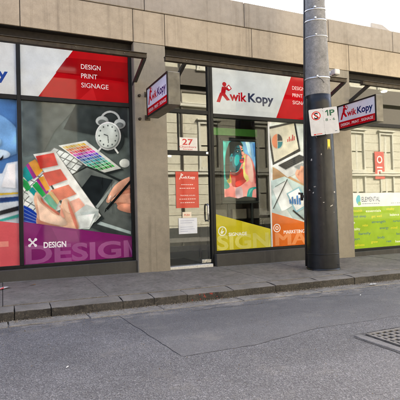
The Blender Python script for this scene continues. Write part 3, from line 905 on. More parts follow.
        ((216,178,110), 0, [(0.725,1.508),(0.784,1.548),(0.876,1.312),(0.817,1.283)]),
        ((96,188,150), 0, [(0.657,1.418),(0.715,1.478),(0.865,1.241),(0.806,1.212)]),
        ((232,236,230), 0, [(0.501,2.187),(0.861,2.258),(1.272,1.638),(1.643,1.084),(1.546,0.981),(1.25,0.847)]),
        ((198,208,202), 0, [(1.109,1.101),(1.643,1.084),(1.546,0.981),(1.25,0.847)]),
        ((204,74,66), 0, [(0.538,2.153),(0.841,2.222),(0.91,2.003),(0.61,1.933)]),
        ((206,96,82), 0, [(0.646,1.862),(0.948,1.937),(1.063,1.747),(0.752,1.63)]),
        ((216,136,112), 0, [(0.77,1.558),(1.081,1.659),(1.218,1.487),(0.863,1.353)]),
        ((224,178,160), 0, [(0.905,1.281),(1.257,1.419),(1.396,1.238),(1.049,1.082)]),
        ((32,74,172), 0, [(0.332,1.307),(0.455,1.24),(0.566,1.132),(0.562,0.951),(0.325,0.961)]),
        ((150,175,215), 0, [(0.333,1.245),(0.554,1.099),(0.558,1.105),(0.337,1.251)]),
        ((150,175,215), 0, [(0.332,1.175),(0.553,1.053),(0.557,1.06),(0.336,1.182)]),
        ((150,175,215), 0, [(0.331,1.106),(0.553,1.008),(0.556,1.016),(0.334,1.113)]),
        ((150,175,215), 0, [(0.33,1.036),(0.552,0.963),(0.554,0.971),(0.332,1.044)]),
        ((204,214,210), 0, [(1.098,1.09),(1.385,1.299),(1.607,1.198),(1.594,1.096),(1.429,0.849),(1.094,0.864)]),
        ((180,192,190), 0, [(1.275,1.156),(1.592,1.169),(1.594,1.096),(1.379,1.015)]),
        ((216,224,220), 0, [(1.221,1.093),(1.532,1.127),(1.43,0.885),(1.216,0.858)]),
        ((120,184,160), 0, [(0.691,1.475),(0.752,1.489),(0.883,1.295),(0.847,1.211),(0.762,1.312)]),
        ((214,190,140), 0, [(0.752,1.517),(0.8,1.538),(0.918,1.366),(0.89,1.309)]),
        ((216,180,154), 1, [(0.527,1.523),(0.573,1.508),(0.624,1.427),(0.679,1.338),(0.761,1.266),(0.86,1.175),(0.921,1.145),(0.941,1.287),(0.98,1.39),(1.043,1.414),(1.097,1.355),(1.143,1.239),(1.189,1.094),(1.24,0.857),(0.922,0.854),(0.556,0.94),(0.54,1.15),(0.513,1.29),(0.496,1.412)]),
        ((234,208,186), 1, [(0.539,1.463),(0.596,1.351),(0.71,1.239),(0.825,1.134),(0.967,1.083),(1.033,0.956),(0.855,0.927),(0.622,0.99),(0.573,1.176)]),
        ((226,196,172), 1, [(0.986,1.357),(1.035,1.385),(1.082,1.305),(1.107,1.161),(1.051,1.163),(0.991,1.243)]),
        ((202,120,98), 1, [(0.611,1.441),(0.656,1.37),(0.761,1.277),(0.881,1.182),(0.921,1.145),(0.893,1.121),(0.786,1.206),(0.675,1.3),(0.617,1.378)]),
        ((206,126,106), 1, [(1.062,1.363),(1.122,1.24),(1.188,1.058),(1.227,0.876),(1.192,0.877),(1.119,1.096),(1.074,1.241)]),
        ((222,160,138), 1, [(0.928,1.166),(0.957,1.244),(0.976,1.165),(1.001,1.071),(0.954,1.087)]),
        ((190,138,116), 1, [(0.539,1.097),(0.577,1.044),(0.755,0.974),(0.923,0.925),(0.721,0.933),(0.556,0.982)]),
        ((196,142,118), 1, [(2.268,1.722),(2.066,1.656),(1.953,1.506),(1.918,1.387),(1.99,1.224),(2.254,1.152)]),
        ((206,154,130), 1, [(2.258,1.305),(2.024,1.288),(1.947,1.236),(2.011,1.169),(2.254,1.119)]),
        ((222,178,154), 1, [(2.271,1.81),(2.057,1.743),(1.902,1.625),(1.79,1.454),(1.75,1.347),(1.797,1.32),(1.886,1.431),(2.009,1.537),(2.266,1.623)]),
        ((216,170,146), 1, [(2.262,1.48),(2.051,1.472),(1.919,1.43),(1.841,1.367),(1.873,1.313),(2.014,1.321),(2.258,1.316)]),
        ((240,214,200), 1, [(1.788,1.389),(1.822,1.453),(1.848,1.431),(1.804,1.357)]),
        ((30,34,36), 0, [(1.77,1.182),(2.242,1.706),(2.205,1.738),(1.734,1.214)]),
        ((30,34,36), 0, [(1.751,1.176),(1.708,1.135),(1.736,1.225)]),
    ],
    'design_icon': [
        ((235,230,236), 0, [(0.396,0.712),(0.507,0.585),(0.526,0.603),(0.415,0.731)]),
        ((235,230,236), 0, [(0.51,0.726),(0.394,0.611),(0.412,0.591),(0.528,0.705)]),
        ((235,230,236), 0, [(0.439,0.71),(0.432,0.692),(0.414,0.685),(0.397,0.693),(0.391,0.712),(0.398,0.73),(0.415,0.737),(0.432,0.728)]),
        ((235,230,236), 0, [(0.537,0.708),(0.529,0.69),(0.512,0.683),(0.494,0.692),(0.488,0.71),(0.495,0.728),(0.513,0.735),(0.53,0.726)]),
        ((235,230,236), 0, [(0.435,0.606),(0.428,0.588),(0.411,0.582),(0.394,0.59),(0.387,0.609),(0.395,0.627),(0.412,0.633),(0.429,0.625)]),
        ((235,230,236), 0, [(0.533,0.604),(0.525,0.586),(0.508,0.579),(0.491,0.588),(0.484,0.607),(0.492,0.624),(0.509,0.631),(0.526,0.622)]),
    ],
    'marketing_picture': [
        ((196,166,128), 0, [(5.43,2.038),(6.255,1.661),(6.595,1.614),(6.587,1.429),(5.413,1.575)]),
        ((186,206,206), 0, [(5.369,1.728),(5.737,1.829),(6.582,1.481),(6.556,0.823),(5.343,0.971)]),
        ((58,62,64), 0, [(5.32,2.905),(6.07,3.08),(6.194,2.401),(5.436,2.069)]),
        ((216,216,198), 0, [(5.37,2.863),(6.035,3.028),(6.14,2.454),(5.481,2.141)]),
        ((222,150,112), 0, [(5.565,2.445),(5.537,2.448),(5.51,2.457),(5.486,2.473),(5.465,2.495),(5.449,2.521),(5.439,2.551),(5.434,2.584),(5.435,2.617),(5.442,2.65),(5.455,2.681),(5.473,2.709),(5.495,2.732),(5.52,2.75),(5.548,2.762),(5.577,2.767),(5.571,2.606)]),
        ((62,66,66), 0, [(5.587,2.767),(5.609,2.766),(5.631,2.76),(5.65,2.749),(5.668,2.735),(5.683,2.717),(5.695,2.696),(5.704,2.672),(5.709,2.646),(5.71,2.62),(5.582,2.615)]),
        ((42,132,142), 0, [(5.715,2.602),(5.712,2.576),(5.705,2.55),(5.695,2.525),(5.681,2.503),(5.665,2.484),(5.646,2.468),(5.625,2.456),(5.603,2.449),(5.581,2.446),(5.587,2.597)]),
        ((196,84,82), 0, [(5.838,2.598),(5.866,2.603),(5.868,2.667),(5.841,2.661)]),
        ((196,84,82), 0, [(5.882,2.609),(5.91,2.614),(5.914,2.723),(5.886,2.717)]),
        ((196,84,82), 0, [(5.926,2.619),(5.954,2.625),(5.956,2.679),(5.928,2.674)]),
        ((196,84,82), 0, [(5.97,2.63),(5.998,2.636),(6.003,2.772),(5.975,2.766)]),
        ((196,84,82), 0, [(6.015,2.641),(6.042,2.646),(6.046,2.738),(6.018,2.732)]),
        ((214,220,220), 0, [(5.436,2.069),(6.194,2.401),(6.793,2.221),(5.82,1.806)]),
        ((66,74,80), 0, [(5.573,2.072),(6.158,2.327),(6.402,2.25),(5.772,1.976)]),
        ((36,42,46), 0, [(5.607,2.073),(5.653,2.093),(5.689,2.078),(5.643,2.058)]),
        ((36,42,46), 0, [(5.667,2.099),(5.713,2.119),(5.75,2.105),(5.704,2.085)]),
        ((36,42,46), 0, [(5.728,2.125),(5.774,2.146),(5.812,2.132),(5.765,2.111)]),
        ((36,42,46), 0, [(5.789,2.152),(5.835,2.172),(5.873,2.159),(5.826,2.138)]),
        ((36,42,46), 0, [(5.85,2.179),(5.896,2.199),(5.935,2.186),(5.888,2.165)]),
        ((36,42,46), 0, [(5.911,2.205),(5.958,2.226),(5.998,2.213),(5.95,2.192)]),
        ((36,42,46), 0, [(5.973,2.232),(6.02,2.253),(6.06,2.24),(6.013,2.22)]),
        ((36,42,46), 0, [(6.035,2.26),(6.082,2.28),(6.124,2.268),(6.076,2.247)]),
        ((36,42,46), 0, [(6.097,2.287),(6.145,2.308),(6.187,2.296),(6.139,2.275)]),
        ((36,42,46), 0, [(5.654,2.053),(5.701,2.074),(5.737,2.059),(5.69,2.039)]),
        ((36,42,46), 0, [(5.715,2.08),(5.762,2.1),(5.799,2.086),(5.752,2.066)]),
        ((36,42,46), 0, [(5.777,2.107),(5.824,2.127),(5.861,2.113),(5.814,2.093)]),
        ((36,42,46), 0, [(5.838,2.134),(5.885,2.154),(5.924,2.141),(5.876,2.12)]),
        ((36,42,46), 0, [(5.9,2.161),(5.948,2.182),(5.987,2.168),(5.939,2.147)]),
        ((36,42,46), 0, [(5.963,2.188),(6.01,2.209),(6.05,2.196),(6.002,2.175)]),
        ((36,42,46), 0, [(6.025,2.215),(6.073,2.236),(6.114,2.224),(6.065,2.203)]),
        ((36,42,46), 0, [(6.088,2.243),(6.137,2.264),(6.178,2.252),(6.129,2.23)]),
        ((36,42,46), 0, [(6.152,2.271),(6.2,2.292),(6.242,2.28),(6.193,2.258)]),
        ((36,42,46), 0, [(5.702,2.034),(5.749,2.055),(5.785,2.04),(5.738,2.019)]),
        ((36,42,46), 0, [(5.764,2.061),(5.811,2.082),(5.848,2.067),(5.801,2.047)]),
        ((36,42,46), 0, [(5.826,2.088),(5.873,2.109),(5.911,2.095),(5.863,2.074)]),
        ((36,42,46), 0, [(5.888,2.116),(5.936,2.136),(5.975,2.123),(5.927,2.102)]),
        ((36,42,46), 0, [(5.951,2.143),(5.999,2.164),(6.039,2.151),(5.99,2.129)]),
        ((36,42,46), 0, [(6.015,2.171),(6.063,2.192),(6.103,2.179),(6.054,2.157)]),
        ((36,42,46), 0, [(6.078,2.198),(6.127,2.22),(6.167,2.207),(6.118,2.185)]),
        ((36,42,46), 0, [(6.142,2.226),(6.191,2.248),(6.232,2.235),(6.183,2.214)]),
        ((36,42,46), 0, [(6.206,2.254),(6.255,2.276),(6.298,2.264),(6.248,2.242)]),
        ((36,42,46), 0, [(5.749,2.015),(5.797,2.035),(5.834,2.021),(5.786,2)]),
        ((36,42,46), 0, [(5.812,2.042),(5.86,2.063),(5.898,2.049),(5.849,2.027)]),
        ((36,42,46), 0, [(5.875,2.07),(5.923,2.091),(5.962,2.077),(5.913,2.055)]),
        ((36,42,46), 0, [(5.939,2.097),(5.987,2.118),(6.026,2.105),(5.977,2.083)]),
        ((36,42,46), 0, [(6.002,2.125),(6.051,2.146),(6.091,2.133),(6.042,2.111)]),
        ((36,42,46), 0, [(6.067,2.153),(6.116,2.175),(6.156,2.161),(6.106,2.14)]),
        ((36,42,46), 0, [(6.131,2.181),(6.18,2.203),(6.221,2.19),(6.171,2.168)]),
        ((36,42,46), 0, [(6.196,2.21),(6.245,2.231),(6.287,2.219),(6.237,2.197)]),
        ((36,42,46), 0, [(6.261,2.238),(6.311,2.26),(6.353,2.248),(6.303,2.226)]),
        ((150,158,160), 0, [(5.992,2.046),(6.229,2.141),(6.373,2.093),(6.123,1.989)]),
        ((214,166,142), 1, [(6.03,1.879),(6.089,1.989),(6.144,1.971),(6.193,2.072),(6.248,2.054),(6.329,2.111),(6.611,2.032),(6.596,1.661),(6.255,1.661),(6.114,1.752)]),
        ((196,144,120), 0, [(6.144,1.971),(6.166,1.953),(6.118,1.852),(6.085,1.861)]),
        ((196,144,120), 0, [(6.248,2.054),(6.27,2.036),(6.209,1.926),(6.188,1.944)]),
        ((220,228,228), 0, [(5.412,1.544),(5.798,1.744),(6.118,1.27),(5.645,1.041)]),
        ((150,196,210), 0, [(5.774,1.446),(6.13,1.604),(6.38,1.178),(6.003,1.004)]),
        ((228,234,234), 0, [(5.818,1.435),(6.109,1.561),(6.314,1.19),(6.025,1.057)]),
        ((64,128,186), 0, [(5.855,1.211),(5.901,1.226),(5.885,1.322),(5.839,1.307)]),
        ((64,128,186), 0, [(5.919,1.204),(5.965,1.219),(5.952,1.38),(5.906,1.365)]),
        ((64,128,186), 0, [(5.984,1.197),(6.03,1.212),(6.015,1.331),(5.969,1.315)]),
        ((64,128,186), 0, [(6.049,1.191),(6.096,1.206),(6.084,1.41),(6.037,1.395)]),
        ((64,128,186), 0, [(6.115,1.184),(6.161,1.199),(6.147,1.35),(6.1,1.335)]),
        ((40,46,48), 0, [(5.8,1.77),(5.405,1.12),(5.427,1.111),(5.823,1.761)]),
        ((36,40,42), 0, [(5.919,1.056),(6.218,0.832),(6.25,0.86),(5.949,1.084)]),
        ((36,42,44), 0, [(5.479,1.592),(5.749,1.718),(5.743,1.727),(5.473,1.601)]),
        ((200,210,206), 0, [(5.394,1.022),(5.774,1.09),(5.958,0.845),(5.386,0.803)]),
    ],
    'portrait_picture': [
        ((22,176,168), 0, [(4.343,2.639),(4.6,2.649),(4.513,1.961),(4.301,1.312)]),
        ((96,212,204), 0, [(4.379,2.587),(4.448,2.59),(4.424,2.111),(4.363,2.073)]),
        ((120,190,196), 0, [(4.535,2.647),(5.224,2.674),(5.212,2.321),(4.521,2.189)]),
        ((150,190,222), 0, [(4.85,2.659),(5.247,2.675),(5.224,2.007),(4.917,2.274)]),
        ((206,224,236), 0, [(4.929,2.624),(5.028,2.651),(5.096,2.24),(5,2.354)]),
        ((110,160,206), 0, [(5.107,2.591),(5.226,2.596),(5.216,2.321),(5.142,2.28)]),
        ((238,166,160), 1, [(4.866,2.335),(4.986,2.323),(5.103,2.201),(5.165,2.007),(5.198,1.772),(5.191,1.296),(4.322,1.312),(4.338,1.537),(4.454,1.703),(4.57,1.695),(4.641,1.619),(4.899,1.725),(4.859,1.849),(4.851,2.022),(4.872,2.119)]),
        ((226,212,146), 1, [(4.866,2.327),(4.928,2.321),(4.903,2.119),(4.915,1.926),(5.027,1.819),(4.935,1.725),(4.858,1.81),(4.847,2.041)]),
        ((248,196,186), 1, [(4.972,2.307),(5.059,2.223),(5.113,1.967),(5.087,1.725),(4.999,1.787),(4.954,2.043)]),
        ((222,128,128), 1, [(5.093,2.162),(5.159,1.967),(5.178,1.733),(5.141,1.702),(5.121,1.928)]),
        ((214,186,190), 1, [(4.657,1.58),(4.807,1.61),(4.826,1.387),(4.668,1.382)]),
        ((230,140,136), 1, [(4.416,1.582),(4.606,1.626),(4.633,1.39),(4.427,1.385)]),
        ((0,158,150), 1, [(4.347,1.816),(4.447,1.748),(4.511,1.627),(4.433,1.574),(4.34,1.612)]),
        ((220,188,24), 1, [(4.469,1.915),(4.556,1.935),(4.585,1.771),(4.548,1.703),(4.455,1.725)]),
        ((170,150,20), 1, [(4.467,1.847),(4.51,1.862),(4.532,1.725),(4.463,1.725)]),
        ((192,38,44), 1, [(4.522,1.946),(4.686,1.932),(4.794,2.018),(4.851,2.003),(4.863,1.849),(4.909,1.741),(4.773,1.641),(4.649,1.611),(4.564,1.657),(4.552,1.809)]),
        ((150,24,36), 1, [(4.539,1.938),(4.703,1.924),(4.802,2.002),(4.809,1.948),(4.701,1.871),(4.588,1.863)]),
        ((222,86,78), 1, [(4.662,1.725),(4.821,1.772),(4.936,1.756),(4.782,1.656),(4.676,1.634)]),
        ((12,18,26), 1, [(4.487,2.492),(4.533,2.585),(4.639,2.639),(4.744,2.643),(4.83,2.597),(4.872,2.505),(4.802,2.526),(4.722,2.5),(4.667,2.422),(4.638,2.329),(4.577,2.343),(4.54,2.243),(4.553,2.114),(4.54,1.992),(4.5,1.809),(4.423,1.793),(4.413,2.036),(4.43,2.301)]),
        ((6,122,134), 0, [(4.687,2.507),(4.784,2.541),(4.836,2.512),(4.861,2.459),(4.864,2.412),(4.911,2.344),(4.905,2.321),(4.865,2.304),(4.877,2.274),(4.894,2.235),(4.875,2.208),(4.883,2.173),(4.86,2.142),(4.862,2.088),(4.821,2.033),(4.74,1.979),(4.651,1.932),(4.564,1.939),(4.524,2.014),(4.528,2.151),(4.55,2.296),(4.629,2.344),(4.658,2.437)]),
        ((3,70,88), 0, [(4.528,2.151),(4.581,2.19),(4.603,2.076),(4.67,1.993),(4.74,1.979),(4.651,1.932),(4.564,1.939),(4.524,2.014)]),
        ((3,84,98), 0, [(4.658,2.437),(4.687,2.507),(4.731,2.508),(4.692,2.407),(4.628,2.298),(4.602,2.313)]),
        ((64,190,190), 1, [(4.671,2.299),(4.751,2.324),(4.775,2.24),(4.745,2.132),(4.682,2.077),(4.641,2.153)]),
        ((40,160,166), 1, [(4.536,2.273),(4.585,2.305),(4.6,2.236),(4.563,2.167),(4.534,2.197)]),
        ((4,80,92), 1, [(4.553,2.266),(4.575,2.282),(4.583,2.236),(4.56,2.213)]),
        ((238,160,146), 0, [(4.776,2.537),(4.836,2.512),(4.861,2.459),(4.864,2.412),(4.911,2.344),(4.905,2.321),(4.865,2.304),(4.83,2.326),(4.82,2.403),(4.8,2.464)]),
        ((244,190,170), 0, [(4.827,2.496),(4.852,2.458),(4.859,2.404),(4.893,2.347),(4.857,2.335),(4.837,2.404)]),
        ((232,140,130), 0, [(4.83,2.303),(4.865,2.304),(4.886,2.266),(4.828,2.242)]),
        ((238,156,142), 0, [(4.824,2.134),(4.86,2.138),(4.862,2.088),(4.821,2.033),(4.758,1.994),(4.786,2.056)]),
        ((8,12,18), 0, [(4.674,2.384),(4.701,2.415),(4.754,2.424),(4.784,2.402),(4.753,2.374),(4.709,2.366)]),
        ((230,240,238), 0, [(4.745,2.397),(4.74,2.389),(4.731,2.385),(4.722,2.388),(4.718,2.396),(4.722,2.405),(4.732,2.408),(4.741,2.405)]),
        ((8,12,18), 0, [(4.65,2.429),(4.703,2.469),(4.782,2.472),(4.79,2.453),(4.711,2.446)]),
        ((8,12,18), 0, [(4.825,2.419),(4.86,2.435),(4.868,2.405),(4.832,2.392)]),
        ((8,12,18), 0, [(4.817,2.469),(4.858,2.482),(4.861,2.466),(4.826,2.454)]),
        ((4,84,98), 0, [(4.806,2.387),(4.822,2.334),(4.856,2.312),(4.812,2.303),(4.786,2.333)]),
        ((214,30,72), 0, [(4.765,2.202),(4.818,2.234),(4.854,2.227),(4.894,2.235),(4.875,2.204),(4.883,2.173),(4.851,2.142),(4.798,2.148)]),
        ((110,8,40), 0, [(4.769,2.188),(4.884,2.198),(4.884,2.21),(4.768,2.2)]),
        ((250,130,150), 0, [(4.808,2.176),(4.861,2.184),(4.851,2.161),(4.816,2.157)]),
        ((0,170,164), 1, [(4.921,1.301),(4.954,1.509),(5.011,1.586),(5.142,1.616),(5.191,1.585),(5.09,1.531),(5.037,1.299)]),
        ((120,206,196), 1, [(4.978,1.423),(5.009,1.547),(5.101,1.585),(5.044,1.523)]),
        ((16,20,24), 0, [(4.304,1.387),(4.496,1.407),(4.711,1.366),(4.889,1.409),(5.193,1.374),(5.19,1.28),(4.301,1.297)]),
    ],
}


# ---------------------------------------------------------------- street
SLOPE = -0.014


def g(x):
    return SLOPE * (x - 2.6)


def sheet(name, xs, ys, zf, mat, parent=None, jag=0.0):
    vs = [(x, y, zf(x, y)) for y in ys for x in xs]
    n = len(xs)
    fs = [(j * n + i, j * n + i + 1, (j + 1) * n + i + 1, (j + 1) * n + i) for j in range(len(ys) - 1) for i in range(n - 1)]
    me = bpy.data.meshes.new('sheet')
    me.from_pydata(vs, [], fs)
    return link(name, me, mat, parent)


tag(sheet('ground', (-400, 400), (-400, 400), lambda x, y: g(x) - 0.40, 'soil'), kind='structure')
road = tag(sheet('road', (-40, 60), (-6.75, -2.30), lambda x, y: g(x) - 0.155, 'asphalt'), kind='structure')


def wavy_patch(name, edge, mat, lift, parent):
    vs = [(x, y, g(x) - 0.155 + lift) for x, y in edge]
    me = bpy.data.meshes.new('patch')
    me.from_pydata(vs, [], [tuple(range(len(vs)))])
    return link(name, me, mat, parent)


def wander(a, b, n, amp):
    o = []
    for i in range(n + 1):
        t = i / n
        s = amp * (0.4 + 0.6 * math.sin(math.pi * t))
        o.append((a[0] + (b[0] - a[0]) * t + random.uniform(-s, s), a[1] + (b[1] - a[1]) * t + random.uniform(-s, s)))
    return o


low = wander((1.43, -4.25), (2.2, -4.25), 10, 0.008) + wander((2.25, -4.24), (3.0, -4.07), 10, 0.01) + wander((3.1, -4.06), (18, -4.1), 60, 0.03)
left_edge = wander((1.29, -2.46), (1.43, -4.22), 22, 0.007)
patch_edge = left_edge + low + [(18, -2.46)]
wavy_patch('asphalt_patch', patch_edge, 'asphalt_smooth', 0.002, road)


def crack(pts, w, parent, lift=0.004, base=0.155):
    vs, fs = [], []
    for i, (x, y) in enumerate(pts):
        a = Vector(pts[max(0, i - 1)])
        b = Vector(pts[min(len(pts) - 1, i + 1)])
        d = (b - a).normalized()
        nn = Vector((-d.y, d.x)) * w * random.uniform(0.25, 0.75)
        if i in (0, len(pts) - 1):
            nn *= 0.2
        z = g(x) - base + lift
        vs += [(x + nn.x, y + nn.y, z), (x - nn.x, y - nn.y, z)]
    fs = [(2 * i, 2 * i + 1, 2 * i + 3, 2 * i + 2) for i in range(len(pts) - 1)]
    me = bpy.data.meshes.new('crack')
    me.from_pydata(vs, [], fs)
    return link('crack', me, 'crack_tar', parent)


crack(left_edge, 0.0032, road)
crack(low[:24], 0.0022, road)
crack(wander((3.9, -2.62), (5.2, -3.0), 18, 0.03), 0.006, road)
crack(wander((2.2, -2.66), (3.4, -2.72), 18, 0.03), 0.007, road)

footpath = tag(sheet('footpath', (-16, 24), (-1.99, 0.35), lambda x, y: g(x) + 0.01 * y - 0.028, 'footpath_joint'), kind='structure')


def surface_block(name, x0, x1, y0, y1, zf, thick, mat, parent, nx=2, ny=2, rough=0.0, bev=0.006, seed=0):
    """a slab or stone whose top follows the slope of the street"""
    bm = bmesh.new()
    add_box(bm, (x0, y0, 0), (x1, y1, 1))
    bmesh.ops.subdivide_edges(bm, edges=[e for e in bm.edges if abs(e.verts[0].co.x - e.verts[1].co.x) > 1e-5], cuts=nx, use_grid_fill=True)
    bmesh.ops.subdivide_edges(bm, edges=[e for e in bm.edges if abs(e.verts[0].co.y - e.verts[1].co.y) > 1e-5], cuts=ny, use_grid_fill=True)
    top_edges = [e for e in bm.edges if len(e.link_faces) == 2 and e.calc_face_angle(0) > 0.5 and all(v.co.z > 0.5 for v in e.verts)]
    for v in bm.verts:
        zt = zf(v.co.x, v.co.y)
        v.co.z = zt - thick * (1 - v.co.z)
    bmesh.ops.bevel(bm, geom=top_edges, offset=bev, segments=2, affect='EDGES', profile=0.5)
    if rough:
        for v in bm.verts:
            nv = noise.noise_vector(v.co * 7 + Vector((seed, 0, 0))) * rough + noise.noise_vector(v.co * 23 + Vector((seed, 0, 0))) * rough * 0.5
            v.co += nv
    return link(name, mesh_of(bm, False), mat, parent)


fp_z = lambda x, y: g(x) + 0.01 * y
edges_x = [1.305 + 1.325 * k for k in range(-6, 12)]
for k, (a, b) in enumerate(zip(edges_x, edges_x[1:])):
    dz = random.uniform(-0.004, 0.004)
    surface_block('paving_slab', a + 0.0035, b - 0.0035, -1.845, 0.33, lambda x, y, dz=dz: fp_z(x, y) + dz, 0.022, 'footpath_concrete', footpath, 2, 2, 0.0, 0.004)

kerb = tag(sheet('kerb', (-16, 24), (-2.11, -1.86), lambda x, y: g(x) - 0.12, 'footpath_joint'), kind='structure')
kx = [-7.2, -6.3, -5.5, -4.7, -3.9, -3.0, -2.1, -1.4, -0.75, 0.11, 0.53, 1.435, 1.87, 2.36]
while kx[-1] < 16:
    kx.append(kx[-1] + random.choice((0.55, 0.75, 0.85, 0.95, 1.1)))
for k, (a, b) in enumerate(zip(kx, kx[1:])):
    dz, dy = random.uniform(-0.008, 0.004), random.uniform(-0.012, 0.012)
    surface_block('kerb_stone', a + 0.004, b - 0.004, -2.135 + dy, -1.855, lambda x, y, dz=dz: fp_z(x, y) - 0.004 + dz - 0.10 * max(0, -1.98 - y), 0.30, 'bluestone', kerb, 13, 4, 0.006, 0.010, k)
gutter = tag(sheet('gutter', (-16, 24), (-2.52, -2.10), lambda x, y: g(x) - 0.19, 'footpath_joint'), kind='structure')
gx = [-7.4, -6.2, -5.0, -3.9, -2.7, -1.6, -0.8, 0.035, 0.95, 1.9]
while gx[-1] < 15:
    gx.append(gx[-1] + random.choice((0.7, 0.9, 1.0, 1.2)))
for k, (a, b) in enumerate(zip(gx, gx[1:])):
    dz, dy = random.uniform(-0.006, 0.006), random.uniform(-0.02, 0.02)
    surface_block('gutter_stone', a + 0.006, b - 0.006, -2.45 + dy, -2.15, lambda x, y, dz=dz: g(x) - 0.150 + dz + 0.06 * (-2.2 - y) * 0.5, 0.16, 'gutter_stone', gutter, 6, 2, 0.006, 0.012, k + 40)

# far side of the lane, behind the viewer
opp_path = tag(sheet('opposite_footpath', (-40, 60), (-9.3, -6.9), lambda x, y: g(x) - 0.02, 'footpath_concrete'), kind='structure')
bm = bmesh.new()
for k in range(60):
    x = -20 + k
    add_box(bm, (x + 0.01, -6.91, -0.35), (x + 0.99, -6.65, 0.0))
for v in bm.verts:
    v.co.z += g(v.co.x) - 0.02
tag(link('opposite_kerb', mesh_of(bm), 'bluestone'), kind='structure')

# ---------------------------------------------------------------- shop building
shop = thing('shop_building', 'single storey beige stone shopfront building with dark framed glass bays on the footpath', 'building', (2.6, 0.0, 0.0))
FB, FT, PT = 4.33, 4.945, 5.475
PILLARS = [(-2.35, -1.72), (2.28, 2.912), (6.90, 7.53), (11.52, 12.15), (16.14, 16.77)]
X_END = 16.77
X_START = -8.0
for a, b in PILLARS + [(-6.98, -6.35)]:
    box('pillar', (a, 0.0, -0.5), (b, 0.45, FB - 0.004), 'pillar_stone', shop, 0.012)

fj = [X_START, -6.98, -6.35, -4.35, -2.35, -1.72, 0.32, 2.28, 2.912, 4.863, 6.90, 7.53, 9.50, 11.52, 12.15, 14.1, 16.14, 16.77]
for a, b in zip(fj, fj[1:]):
    dy = random.uniform(-0.002, 0.002)
    box('fascia_panel', (a + 0.006, -0.004 + dy, FB), (b - 0.006, 0.20, FT - 0.006), 'fascia_stone', shop, 0.004)
pj = [X_START, -6.2, -4.0, -1.85, 0.33, 2.51, 4.69, 6.933, 8.963, 11.1, 13.2, 15.3, 16.77]
for a, b in zip(pj, pj[1:]):
    box('parapet_panel', (a + 0.006, -0.018, FT + 0.006), (b - 0.006, 0.24, PT), 'parapet_stone', shop, 0.008)
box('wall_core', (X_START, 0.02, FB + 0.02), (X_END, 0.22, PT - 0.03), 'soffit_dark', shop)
box('roof', (X_START, 0.24, 4.75), (X_END, 9.0, 4.90), 'roof_grey', shop)
box('back_wall', (X_START, 9.0, -0.6), (X_END, 9.2, PT), 'parapet_stone', shop)
box('side_wall', (X_START - 0.2, 0.0, -0.6), (X_START, 9.2, PT), 'parapet_stone', shop)
box('side_wall', (X_END, 0.0, -0.6), (X_END + 0.2, 9.2, PT), 'parapet_stone', shop)
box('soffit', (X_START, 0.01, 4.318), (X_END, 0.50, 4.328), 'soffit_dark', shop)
box('interior_ceiling', (X_START, 0.5, 4.20), (X_END, 9.0, 4.24), 'interior_ceiling', shop)
box('interior_floor', (X_START, 0.33, -0.22), (X_END, 9.0, 0.02), 'interior_floor', shop)
box('interior_wall', (X_START, 4.6, 0.02), (X_END, 4.7, 4.2), 'interior_wall', shop)
box('partition_wall', (7.16, 0.46, 0.02), (7.28, 4.6, 4.2), 'interior_wall', shop)
box('partition_wall', (2.56, 0.46, 0.02), (2.66, 4.6, 4.2), 'interior_wall', shop)

GY = 0.20          # glass plane
HB = 4.19          # underside of the header


def bay(x0, x1, mullions, base, trans, name='window', glass='shop_glass'):
    """dark aluminium window of one bay: perimeter frame, then mullions, transoms, panes"""
    w = boxes(name, [((x0, 0.16, base - 0.05), (x0 + 0.06, 0.26, HB)), ((x1 - 0.06, 0.16, base - 0.05), (x1, 0.26, HB)),
                     ((x0 + 0.06, 0.16, base - 0.05), (x1 - 0.06, 0.26, base)), ((x0 + 0.06, 0.16, HB - 0.05), (x1 - 0.06, 0.26, HB))], 'frame_black', shop, 0.004)
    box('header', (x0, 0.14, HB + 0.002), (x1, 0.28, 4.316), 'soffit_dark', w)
    xs = [x0 + 0.06] + list(mullions) + [x1 - 0.06]
    for m in mullions:
        box('mullion', (m - 0.032, 0.155, base), (m + 0.032, 0.265, HB - 0.05), 'frame_black', w, 0.004)
    for i, (a, b) in enumerate(zip(xs, xs[1:])):
        a2 = a + (0.032 if i else 0)
        b2 = b - (0.032 if i < len(xs) - 2 else 0)
        box('transom', (a2, 0.158, trans - 0.04), (b2, 0.262, trans + 0.04), 'frame_black', w, 0.004)
        for lo, hi in ((base, trans - 0.04), (trans + 0.04, HB - 0.05)):
            box('pane', (a2, GY, lo), (b2, GY + 0.008, hi), glass, w)
    return w


def plinth(x0, x1, top, w):
    box('sill', (x0, 0.06, -0.45), (x1, 0.30, top - 0.052), 'plinth_render', w, 0.01)


b0 = bay(-6.35, -2.35, [-4.35], 0.28, 3.16)
plinth(-6.35, -2.35, 0.28, b0)
b1 = bay(-1.72, 2.28, [0.285], 0.28, 3.16)
plinth(-1.72, 2.28, 0.28, b1)
b2 = bay(3.93, 6.90, [], 0.28, 3.08, glass='clear_glass')
plinth(3.93, 6.90, 0.28, b2)
b3 = bay(7.53, 11.52, [9.6], 0.085, 3.13)
plinth(7.53, 11.52, 0.085, b3)
b4 = bay(12.15, 16.14, [14.1], 0.085, 3.13)
plinth(12.15, 16.14, 0.085, b4)

